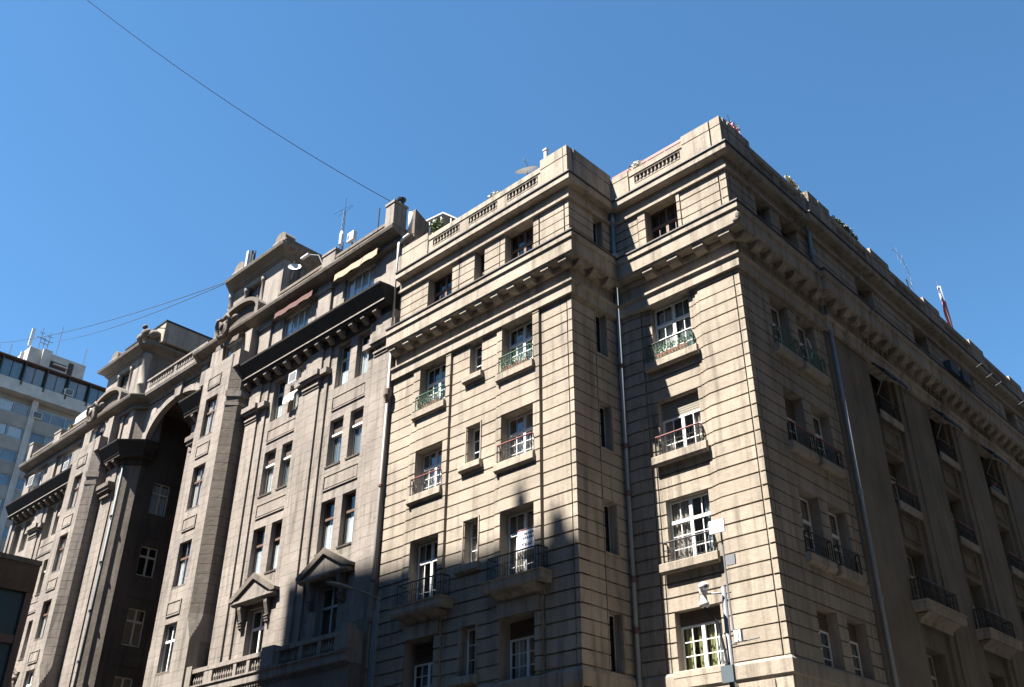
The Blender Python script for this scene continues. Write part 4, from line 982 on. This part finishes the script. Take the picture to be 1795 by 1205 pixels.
dish('large white satellite dish above the left wing parapet', (-7.2, -2.0, 25.65), .46, (.12, -.42, .72), (-7.1, -1.7, 24.8))
dish('small white satellite dish on the side of the right palace tower', (-23.1, -2.0, 28.75), .32, (.65, -.55, .45), (-23.45, -1.9, 28.3))
t = thing('vent_post', 'short square white post on the left wing parapet', 'post', (-6.05, -2.2, 25.1)); MB().wbox(-6.11, -5.99, -2.26, -2.14, 24.9, 25.95).wbox(-6.14, -5.96, -2.29, -2.11, 25.9, 25.97).obj('post', 'plastic', t)
t = thing('ledge_box', 'long pale box lying on the left wing parapet beside the dish', 'box', (-6.7, -2.2, 24.95)); MB().wbox(-7.6, -5.9, -2.3, -2.05, 24.84, 25.08).obj('body', 'beige_smooth', t); MB().wbox(-7.62, -5.88, -2.33, -2.03, 25.08, 25.11).obj('lid', 'plastic', t)
RP = 'plants on the roofs'
plant('potted_plant', 'pale leaved cactus like plant on the left wing parapet', 'plant', (-8.6, -2.35, 25.1), (.35, .12, .3), 130, .06, ['leafyellow', 'petal'], 11, RP)
plant('shrub', 'leafy green shrub beside the glass roof shelter', 'plant', (-12.75, -1.5, 26.15), (.45, .3, .45), 420, .09, ['leaf', 'leaf'], 12, RP)
plant('shrub', 'yellowing shrub spilling over the left end of the wing parapet', 'plant', (-13.0, -1.75, 25.55), (.5, .25, .3), 200, .08, ['leafyellow', 'dry'], 13, RP)
plant('potted_plant', 'spiky green plants with white blooms by the red rail of the right wing', 'plant', (-3.6, .0, 25.15), (.4, .1, .3), 170, .06, ['leafyellow', 'petal'], 14, RP, stems=9)
plant('shrub', 'straggly bush with pink flowers on the corner parapet', 'plant', (.02, .95, 25.3), (.14, .6, .3), 260, .055, ['leaf', 'pink'], 15, RP, stems=9)
plant('shrub', 'dry rust coloured bush behind the side parapet', 'plant', (.02, 5.1, 25.2), (.14, .5, .25), 220, .055, ['dry', 'leafyellow'], 16, RP)
plant('shrub', 'dry pinkish twigs above the right wing corner pedestal', 'plant', (-.9, .1, 25.2), (.3, .15, .16), 60, .05, ['dry'], 18, RP)
hd = thing('hedge', 'dark clipped hedge along the side street parapet', 'hedge', (-.25, 9.9, 24.8)); leaves((-.02, 9.3, 25.25), (.2, 1.3, .38), 1100, .075, 21).obj('foliage', 'leafdark', hd)
MB().tube([(-.05, 8.2, 24.9), (-.05, 10.4, 25.0)], .05, 6).obj('branch', 'dry', hd)
plant('creeper', 'thin creeper hanging over the attic windows near the corner', 'plant', (.28, 4.6, 22.9), (.12, .9, .45), 170, .05, ['leafyellow', 'dry'], 22)
t = thing('roof_railing', 'dark red pipe rail behind the right wing balustrade', 'railing', (-3, .1, 24.9)); MB().wbox(-4.75, -1.5, .08, .13, 25.12, 25.24).obj('rail', 'red', t)
rp = MB()
for i in range(5): rp.wbox(-4.7+i*.78, -4.65+i*.78, .085, .125, 24.8, 25.12)
rp.obj('post', 'red', t)
# glazed roof shelter
t = thing('roof_shelter', 'glazed roof shelter with shallow grey gable behind the left wing', 'shelter', (-13, 1.5, 24))
MB().poly([(-14.15, -1.15, 27.5), (-13.0, -1.15, 27.35), (-12.1, -1.15, 26.55), (-12.1, -1.15, 26.48), (-13.0, -1.15, 27.27), (-14.15, -1.15, 27.42)], (0, 2.2, 0)).obj('roof', 'greyframe', t)
fs = MB()
for x, zt_ in ((-13.95, 27.4), (-13.2, 27.3), (-12.55, 26.85)): fs.wbox(x, x+.05, -1.1, -1.05, 23.9, zt_)
fs.wbox(-13.9, -12.3, -1.1, -1.05, 26.4, 26.45).obj('frame', 'white', t)
MB().wbox(-13.9, -12.25, -1.03, -1.02, 23.6, 26.5).obj('pane', 'glassdark', t)
t = thing('parasol', 'small white and red folded parasol on the roof', 'parasol', (-13.2, -1.6, 25)); MB().lathe((-13.2, -1.5, 25.75), [(.4, 0), (.38, .03), (.05, .16)], 12).obj('canopy', 'plastic', t); MB().lathe((-13.2, -1.5, 24.2), [(.02, 0), (.02, 1.6)], 6).obj('pole', 'red', t)
# antennas
def antenna(label, x, y, z, h, kind='yagi', group='roof antennas'):
    t = thing('antenna', label, 'antenna', (x, y, z), group)
    MB().tube([(x, y, z), (x, y, z+h)], .022, 6, .012).obj('mast', 'galv' if kind != 'dark' else 'iron', t)
    el = MB()
    if kind == 'yagi':
        el.tube([(x-.5, y-.2, z+h-.15), (x+.5, y+.2, z+h-.15)], .012, 5)
        for k in range(7): el.tube([(x-.45+k*.15+.12, y-.18+k*.06-.3, z+h-.15), (x-.45+k*.15-.12, y-.18+k*.06+.3, z+h-.15)], .008, 4)
    elif kind == 'dark':
        for k in range(4): el.tube([(x-.25, y, z+h*.3+k*h*.17), (x+.25, y, z+h*.3+k*h*.17)], .012, 4)
    else: el.tube([(x, y, z+h*.7), (x, y, z+h)], .03, 6)
    el.obj('element', 'iron', t)
    return t
t = thing('lattice_antenna', 'tall lattice antenna mast on the right palace tower', 'antenna', (-22.9, 0, 29.6), 'roof antennas')
lm = MB(); bx, by = -22.7, .3
for i in range(3):
    an = i*2.094; lm.tube([(bx+.16*math.cos(an), by+.16*math.sin(an), 29.6), (bx+.05*math.cos(an), by+.05*math.sin(an), 33.4)], .016, 5)
for k in range(10):
    z = 29.8+k*.36; r0 = .16-.11*k/10
    for i in range(3): an, a2 = i*2.094, (i+1)*2.094; lm.tube([(bx+r0*math.cos(an), by+r0*math.sin(an), z), (bx+r0*math.cos(a2), by+r0*math.sin(a2), z+.36)], .009, 4)
lm.obj('mast', 'iron', t); MB().tube([(bx, by, 33.3), (bx, by, 34.3)], .012, 5).tube([(bx-.9, by-.1, 33.6), (bx+.5, by+.1, 33.6)], .009, 4).tube([(bx-.6, by, 33.35), (bx+.7, by, 33.35)], .009, 4).tube([(bx-.35, by, 33.4), (bx-.35, by, 33.85)], .008, 4).obj('element', 'iron', t)
for i, (x, z) in enumerate(((-27.6, 30.1), (-27.2, 30.1), (-26.95, 30.0))):
    t = thing('cell_antenna', ['tall pale panel antenna at the left edge of the right palace tower', 'thin dark mast between two panel antennas on the right palace tower', 'dark panel antenna right of the pale one on the palace tower'][i], 'antenna', (x, -2.2, z), 'panel antennas on the tower')
    MB().tube([(x, -2.2, z), (x, -2.2, z+1.6)], .03, 6).obj('mast', 'iron', t)
    MB().wbox(x-.09, x+.09, -2.32, -2.24, z+.35, z+1.75-.2*i).obj('panel', ['plastic', 'iron', 'iron'][i], t)
t = thing('panel_antenna', 'white rounded panel antenna above the palace parapet', 'antenna', (-20.6, -1, 26.3)); MB().tube([(-20.6, -1, 26.3), (-20.6, -1, 29.6)], .04, 6).obj('mast', 'galv', t); MB().lathe((-20.6, -1.12, 29.3), [(.04, 0), (.11, .1), (.12, .7), (.06, .9)], 10).obj('panel', 'plastic', t)
t = thing('equipment_box', 'square white equipment box on a mast above the palace parapet', 'equipment box', (-19.8, -1, 26.3)); MB().tube([(-19.8, -1, 26.3), (-19.8, -1, 29.3)], .04, 6).obj('mast', 'galv', t); MB().wbox(-20.0, -19.5, -1.2, -1.0, 29.2, 29.7).obj('body', 'plastic', t); MB().wbox(-19.95, -19.85, -1.21, -1.2, 29.3, 29.55).obj('hatch', 'iron', t)
antenna('thin rod antenna on the palace parapet right of the white box', -18.1, -.8, 26.3, 4.2, 'rod')
antenna('short rod antenna at the right end of the palace parapet', -17.4, 2.5, 26.3, 2.0, 'rod')
t = thing('floodlight', 'white floodlight arm bent over the palace parapet', 'lamp', (-20.4, -2, 27)); MB().tube([(-19.9, -2.2, 26.9), (-20.4, -2.4, 28.0), (-21.0, -2.6, 28.24)], .03, 7).obj('arm', 'galv', t); MB().wbox(-21.5, -20.9, -2.7, -2.55, 28.18, 28.26).obj('head', 'plastic', t)
t = thing('roof_canopy', 'white rounded canvas canopy on the left palace roof', 'canopy', (-42, -1.6, 26.3))
cn = MB(); pr_ = [(0, 0), (.0, .45), (.25, .85), (.6, 1.05), (1.0, 1.1), (1.0, 0)]
cn.poly([(-45.6, -2.62+y_, 27.2+z_) for y_, z_ in pr_], (3.6, 0, 0)).obj('canvas', 'plastic', t)
plant('shrub', 'rusty brown bush on the left palace roof beside the white canopy', 'plant', (-46.2, -2.5, 27.3), (.5, .2, .35), 120, .1, ['dry', 'leafyellow'], 33, RP)
MB().wbox(-42.6, -37.4, -1.7, 9, 30.4, 31.75).obj('penthouse', 'beige_smooth', G)
MB().wbox(-42.65, -37.35, -1.75, 9.1, 31.75, 31.85).obj('penthouse_coping', 'iron', G)
# carved finials on the left tower corner
MB().ball((XM-5.0, YL+.15, 31.1), .42, .3, .32, 10, 6).ball((XM-4.55, YL+.5, 30.95), .3, .4, .3, 9, 6).ball((XM-5.6, YL+.1, 31.0), .35, .22, .26, 9, 6).ball((XM-4.95, YL-.05, 31.45), .2, .16, .15).obj('carved_finial', 'dirt_shade', G, smooth=True)
# ring antenna, flag
t = thing('ring_antenna', 'thin wire ring antenna leaning over the side street parapet', 'antenna', (.0, 14.7, 24.8))
MB().tube([(.05, 15.5, 24.6), (.05, 15.05, 25.7)], .022, 6).obj('mast', 'iron', t)
el = MB(); cc = Vector((.0, 14.75, 26.1))
for k in range(13):
    a0 = -.5+k*.2; p0 = cc+Vector((0, 1.1*math.cos(a0), .95*math.sin(a0))); a1 = a0+.2; p1 = cc+Vector((0, 1.1*math.cos(a1), .95*math.sin(a1)))
    el.tube([p0, p1], .011, 4)
    if k % 2 == 0: el.tube([p0, p0+(p0-cc)*.3], .007, 4); el.tube([p0, p0-(p0-cc)*.45], .006, 4)
el.tube([(.05, 15.05, 25.7), tuple(cc+Vector((0, 1.0, -.4)))], .012, 4)
el.obj('element', 'pipe', t)
t = thing('flag', 'limp red and white flag folded on its pole above the side parapet', 'flag', (0, 20.3, 24.8))
MB().tube([(-.1, 20.6, 24.6), (-.2, 20.2, 28.2)], .02, 6).obj('pole', 'galv', t)
def cloth(z0, z1, w0, w1, y0, mat):
    mb = MB(); n = 7
    for i in range(n+1):
        q = i/n; z = z0+(z1-z0)*q; ww = w0+(w1-w0)*q; yy = y0-.1*q
        ring = [(-.2+.05*math.sin(i), yy-ww), (-.26, yy-ww*.3), (-.14, yy+ww*.2), (-.24, yy+ww), (-.19, yy+ww), (-.1, yy+ww*.2), (-.2, yy-ww*.3)]
        mb.v += [(x, y_, z) for x, y_ in ring]
    for i in range(n):
        for j in range(7): k = (j+1) % 7; mb.f.append((i*7+j, i*7+k, (i+1)*7+k, (i+1)*7+j))
    mb.f.append(tuple(range(6, -1, -1))); mb.f.append(tuple(n*7+j for j in range(7)))
    return mb.obj('cloth', mat, t)
cloth(24.9, 27.1, .42, .2, 20.55, 'flagred'); cloth(27.1, 27.9, .2, .05, 20.35, 'flagwhite')

# ================================================================== STREET FURNITURE
t = thing('street_lamp', 'blue grey street lamp post with a long arm in front of the palace end bay', 'street lamp', (-10.58, -5, 0))
MB().lathe((-10.58, -5, 0), [(.12, 0), (.12, .5), (.075, .6), (.05, 9.35), (.0, 9.4)], 12).obj('post', 'poleblue', t, smooth=True)
MB().tube([(-10.72, -5, .3), (-10.72, -5, 9.0)], .035, 8).obj('conduit', 'poleblue', t, smooth=True)
MB().tube([(-10.58, -4.9, 9.3), (-10.58, -5.4, 9.42), (-10.58, -6.05, 9.45)], .03, 8).obj('arm', 'poleblue', t, smooth=True)
hd_ = MB(); 
for i, (yy, wv, hv) in enumerate(((-6.0, .04, .04), (-6.2, .09, .06), (-6.6, .11, .07), (-6.85, .08, .04), (-6.95, .02, .02))):
    for k in range(8): an = k*math.pi/4; hd_.v.append((-10.58+wv*math.cos(an), yy, 9.45+hv*math.sin(an)))
for i in range(4):
    for k in range(8): q = (k+1) % 8; hd_.f.append((i*8+k, i*8+q, (i+1)*8+q, (i+1)*8+k))
hd_.f.append(tuple(range(8))); hd_.f.append(tuple(range(39, 31, -1)))
hd_.obj('lamp_head', 'poleblue', t, smooth=True)
# camera pole by the right wing
CX_, CY_ = .09, -3.0
t = thing('camera_pole', 'grey steel surveillance pole with camera, panel antennas and box before the right wing', 'camera pole', (CX_, CY_, 0))
MB().lathe((CX_, CY_, 0), [(.12, 0), (.12, .4), (.08, .5), (.065, 8.05), (0, 8.1)], 12).obj('post', 'galv', t, smooth=True)
MB().tube([(CX_+.16, CY_, 6.75), (CX_+.12, CY_, 8.0), (CX_+.1, CY_, 9.45)], .022, 6).obj('mast', 'galv', t)
MB().wbox(CX_-.13, CX_+.3, CY_-.16, CY_-.12, 9.35, 9.68).wbox(CX_+.0, CX_+.18, CY_-.12, CY_-.04, 9.45, 9.58).obj('flat_panel_antenna', 'plastic', t)
MB().wbox(CX_+.14, CX_+.4, CY_+.0, CY_+.05, 8.55, 8.8).obj('small_box', 'galv', t)
for z in (7.9, 7.75, 6.9, 6.7): MB().tube([(CX_, CY_, z), (CX_+.2, CY_, z)], .018, 5).obj('clamp', 'iron', t)
MB().tube([(CX_+.05, CY_, 6.72), (CX_+.75, CY_+.1, 6.78)], .016, 5).obj('cross_arm', 'iron', t)
MB().wbox(CX_+.22, CX_+.4, CY_-.12, CY_-.02, 6.72, 6.98).wbox(CX_+.30, CX_+.34, CY_-.14, CY_-.12, 6.74, 6.96).obj('antenna_box', 'plastic', t)
cm_ = MB().tube([(CX_+.0, CY_-.1, 7.9), (CX_-.28, CY_-.42, 7.86)], .022, 8)
cm_.obj('camera_bracket', 'plastic', t, smooth=True)
MB().lathe((CX_-.3, CY_-.42, 7.55), [(.05, 0), (.12, .03), (.12, .1), (.085, .16), (.07, .3), (.1, .34), (.1, .45), (.05, .5)], 12).ball((CX_-.22, CY_-.5, 8.02), .13, .13, .1, 12, 7).obj('dome_camera', 'plastic', t, smooth=True)
MB().ball((CX_-.12, CY_-.58, 8.0), .045, .045, .05, 8, 5).obj('lens', 'iron', t)
MB().tube([(CX_-.3, CY_-.42, 7.55), (CX_-.22, CY_-.35, 7.4), (CX_-.1, CY_-.25, 7.2), (CX_-.05, CY_-.14, 6.6), (CX_-.0, CY_-.11, 5.9), (CX_, CY_-.1, 4.5)], .03, 7).obj('cable', 'iron', t)
MB().wbox(CX_-.17, CX_+.15, CY_-.2, CY_-.12, 5.85, 6.22).obj('cabinet', 'poleblue', t)

# ================================================================== OVERHEAD CABLES
def cable(label, p0, p1, sag, r, group='overhead cables'):
    p0, p1 = Vector(p0), Vector(p1); pts = []
    for i in range(25):
        q = i/24; p = p0.lerp(p1, q); p.z -= sag*4*q*(1-q); pts.append(p)
    return tag(MB().tube(pts, r, 6).obj('cable', 'iron'), label, 'cable', group)
cable('thick dark cable slanting from the palace chimney up across the sky', (-14.85, -2.2, 28.1), (-25.54, -16.89, 40.50), .7, .015)
cable('upper thin cable strung from the right palace tower to the left', (-28.0, -3.1, 29.6), (-97.00, 1.62, 55.28), 1.2, .02)
cable('lower thin cable strung from the right palace tower to the high-rise', (-28.0, -3.1, 29.5), (-101.00, 12.20, 61.63), .6, .02)

# ================================================================== FAR HIGH-RISE
HR = thing('far_high_rise', 'pale concrete high-rise with window bands and glazed top storey far behind the palace', 'building', (-110, 8, 0))
XH = -100; fH = Fr((XH, 0), (0, 1), (1, 0)); y0, y1 = -12, 26
st = 2.92
MB().wbox(XH-18, XH-1.6, y0, y1, 0, 54.5).wbox(XH-18, XH-1.2, y0, y1, 54.5, 57.0).obj('wall', 'concrete', HR)
MB().box(fH, y0, y1, -1.2, .25, 57.0, 57.12).obj('roof_edge', 'brownframe', HR)
MB().box(fH, y0, y1, -1.6, 0, 53.0, 54.5).obj('top_spandrel', 'farwhite', HR)
for k in range(1, 17):
    MB().box(fH, y0, y1, -1.6, -.9, 49.23-(k-1)*st, 50.73-(k-1)*st).obj('spandrel', 'concrete', HR)
yy = 11.35-24.0
while yy < y1:
    MB().box(fH, yy, yy+.7, -1.0, -.75, 0, 53.0).obj('pier', 'farwhite', HR); yy += 8.0
yy = y0; i = 0
while yy < y1-1:
    window(HR, fH, yy+.1, yy+2.5, 54.5, 56.9, .3, cols=(1, 1), rows=1, transom=0, frame='iron', t=.1, mull=.08, one_pane=True, gm='glass', curtain=[(random.choice(['curtaing', 'lining']), .04, .96, .02, .98)]); MB().box(fH, yy-.05, yy+.1, -.25, .12, 54.0, 57.0).obj('post', 'iron', HR)
    yy += 2.65
cur = ['curtaing', 'curtain', 'curtaing', None, 'curtain']
yy = 11.35-16
while yy < y1-8:
    for k in range(0, 12):
        zz = 52.15-k*st
        window(HR, fH, yy+.75, yy+7.95, zz-1.42, zz, 1.0, cols=(1, 1, 1, 1), rows=1, transom=0, frame='greyframe', t=.08, mull=.09, one_pane=True, gm='glass', curtain=[(random.choice(['curtaing', 'curtain', 'lining']), a*.25+.02, a*.25+.23, .02, .98) for a in range(4) if random.random() < .8])
    yy += 8.0
aircon('air conditioner on the top storey of the far high-rise', fH, 14.8, 54.6, -.2, 1.0, .8, .4, 'air conditioners on the high-rise')
aircon('air conditioner under the overhang of the far high-rise', fH, 12.2, 50.8, -.9, 1.1, .8, .4, 'air conditioners on the high-rise')
PH = MB().wbox(XH-9, XH-1.0, 9.4, 16.4, 57.2, 59.7).obj('penthouse', 'farwhite', HR)
MB().wbox(XH-1.0, XH-.7, 10.9, 12.0, 57.2, 59.9).wbox(XH-1, XH-.6, 12.4, 14.2, 58.3, 58.45).obj('penthouse_rib', 'farwhite', HR)
MB().wbox(XH-.99, XH-.97, 12.1, 14.1, 57.9, 58.8).wbox(XH-.99, XH-.9, 14.3, 14.9, 57.2, 59.3).obj('penthouse_window', 'dark', HR)
for i, (y_, h) in enumerate(((9.5, 3.0), (9.0, 2.0), (10.6, 3.6), (11.1, 2.6), (11.6, 3.4), (12.8, 4.8), (16.3, 3.0), (6.2, 1.8), (7.6, 2.6))):
    t = thing('antenna', ['pale panel antenna on the left of the high-rise penthouse', 'short panel antenna beside the high-rise penthouse', 'rod antenna above the left corner of the penthouse', 'short rod with cross bars on the penthouse', 'second rod with cross bars on the penthouse', 'tallest slanting rod antenna on the high-rise', 'lone rod antenna at the right end of the penthouse', 'low white panel antenna left of the high-rise penthouse', 'thin rod antenna left of the high-rise penthouse'][i], 'antenna', (XH-2, y_, 57.2), 'antennas on the high-rise')
    zb = 59.6 if 9.3 < y_ < 16.5 else 57.1
    MB().tube([(XH-2, y_, zb), (XH-2, y_, zb+h)], .05, 5).obj('mast', 'galv', t)
    if i in (0, 1, 7): MB().wbox(XH-2, XH-1.8, y_-.2, y_+.2, zb+.6, zb+h).obj('panel', 'plastic', t)
    elif i in (3, 4, 2): MB().wbox(XH-2.03, XH-1.97, y_-.5, y_+.5, zb+h*.6, zb+h*.6+.08).wbox(XH-2.03, XH-1.97, y_-.35, y_+.35, zb+h*.8, zb+h*.8+.06).obj('crossbar', 'galv', t)

# ================================================================== LOW BROWN OFFICE BUILDING (bottom left)
OB = thing('brown_office_building', 'low brown banded office building with blue glass at the lower left', 'building', (-30, -15, 0))
XO = -25; fO = Fr((XO, 0), (0, 1), (1, 0)); ye = -9.75
MB().wbox(XO-10, XO-1.2, -24, ye-.2, 0, 12.2).obj('wall', 'farbrown', OB)
MB().box(fO, -24, ye, -1.3, 0, 11.25, 12.28).obj('fascia', 'farbrown', OB)
MB().box(fO, -24, ye+.03, -1.3, .04, 12.28, 12.46).obj('coping', 'stucco', OB)
for k in range(6):
    z1 = 11.25-k*1.85
    MB().box(fO, -24, ye, -1.2, -.05, z1-1.85, z1-1.55).obj('transom_band', 'brownframe', OB)
for y_ in [ye-.25-i*2.2 for i in range(7)]: MB().box(fO, y_, y_+.25, -1.2, -.02, 0, 11.25).obj('mullion', 'brownframe', OB)
for i in range(6):
    for k in range(6):
        z1 = 11.25-k*1.85; a = ye-.25-(i+1)*2.2+.25
        MB().box(fO, a, a+1.95, -.2, -.18, max(z1-1.55, .1), z1).obj('pane', 'tealglass' if 'tealglass' in M else 'glassdark', OB)
MB().box(fO, -23, ye-.3, -1.1, -.5, 0, 11.2).obj('blind', 'bluebox', OB)

# ================================================================== BUILDINGS ACROSS THE STREET (behind the viewpoint; plain blocks added for the light)
TT = thing('office_tower_opposite', 'tall plain office tower across the street whose shade falls on the facades', 'building', (-21, -35, 0))
zr = 53.1
MB().poly([(-28.45, -24.65, 0), (-14.25, -25.15, 0), (-14.25, -45, 0), (-28.45, -45, 0)], (0, 0, zr)).obj('wall', 'concrete', TT)
MB().wbox(-16.85, -16.45, -25.9, -25.45, zr, zr+2.3).obj('chimney', 'concrete', TT)
MB().wbox(-15.5, -14.95, -25.75, -25.35, zr, zr+1.25).obj('chimney', 'concrete', TT)
for k in range(16):
    gl_ = MB()
    for i in range(6):
        x0 = -28.0+i*2.3; y_ = -24.65-.035*(x0+28.45)
        gl_.wbox(x0+.3, x0+1.9, y_-.2, y_+.04-.0, 2.5+k*3.15, 4.2+k*3.15)
    gl_.obj('window', 'glassdark', TT)

EB = thing('added_block_east', 'unseen plain brown block added across the side street to cut sky light', 'building', (28, 30, 0))  # unseen block, added to screen the side front from the sky
MB().wbox(15.5, 42, -13, 90, 0, 42).obj('wall', 'eastbrown', EB)
SB = thing('added_block_south', 'unseen plain brown block added across the main street to cut sky and ground light', 'building', (30, -42, 0))  # unseen block, added and sized to shade the street and lower the bounce
MB().wbox(-14.2, 80, -55, -31, 0, 30).obj('wall', 'farbrown', SB)
WB = thing('added_block_west', 'unseen plain brown block added beside the opposite tower to cut sky and ground light', 'building', (-70, -42, 0))  # unseen block, added to keep sun off the street ground
MB().wbox(-120, -28.6, -55, -31, 0, 27).obj('wall', 'farbrown', WB)
for bb_, fr_, n_ in ((EB, Fr((15.5, -13), (0, 1), (-1, 0)), 30), (SB, Fr((-14, -31), (1, 0), (0, 1)), 26), (WB, Fr((-120, -31), (1, 0), (0, 1)), 26)):
    for k in range(7):
        g_ = MB()
        for i in range(n_): g_.box(fr_, 1+i*3.4, 2.9+i*3.4, -.2, .03, 2+k*3.5, 4+k*3.5)
        g_.obj('window_row', 'glassdark', bb_, kind='stuff')

for i, y in enumerate((5.2, 5.72, 6.3)):     # proud ends of the side parapet blocks
    MB().box(fB, y, y+.22, .12, .24+.06*i, 23.86, 24.75+.1*i).obj('parapet_pier', 'beige_smooth', B)
t = thing('hose', 'white hose looped in the second side street window above the green rail', 'hose', fB(4.1, 0, 17.2))
MB().tube([fB(3.95+.25*math.sin(x), .02, 17.55-.38*math.cos(x)) for x in [k*.3 for k in range(11)]], .03, 6).obj('tube', 'plastic', t, smooth=True)
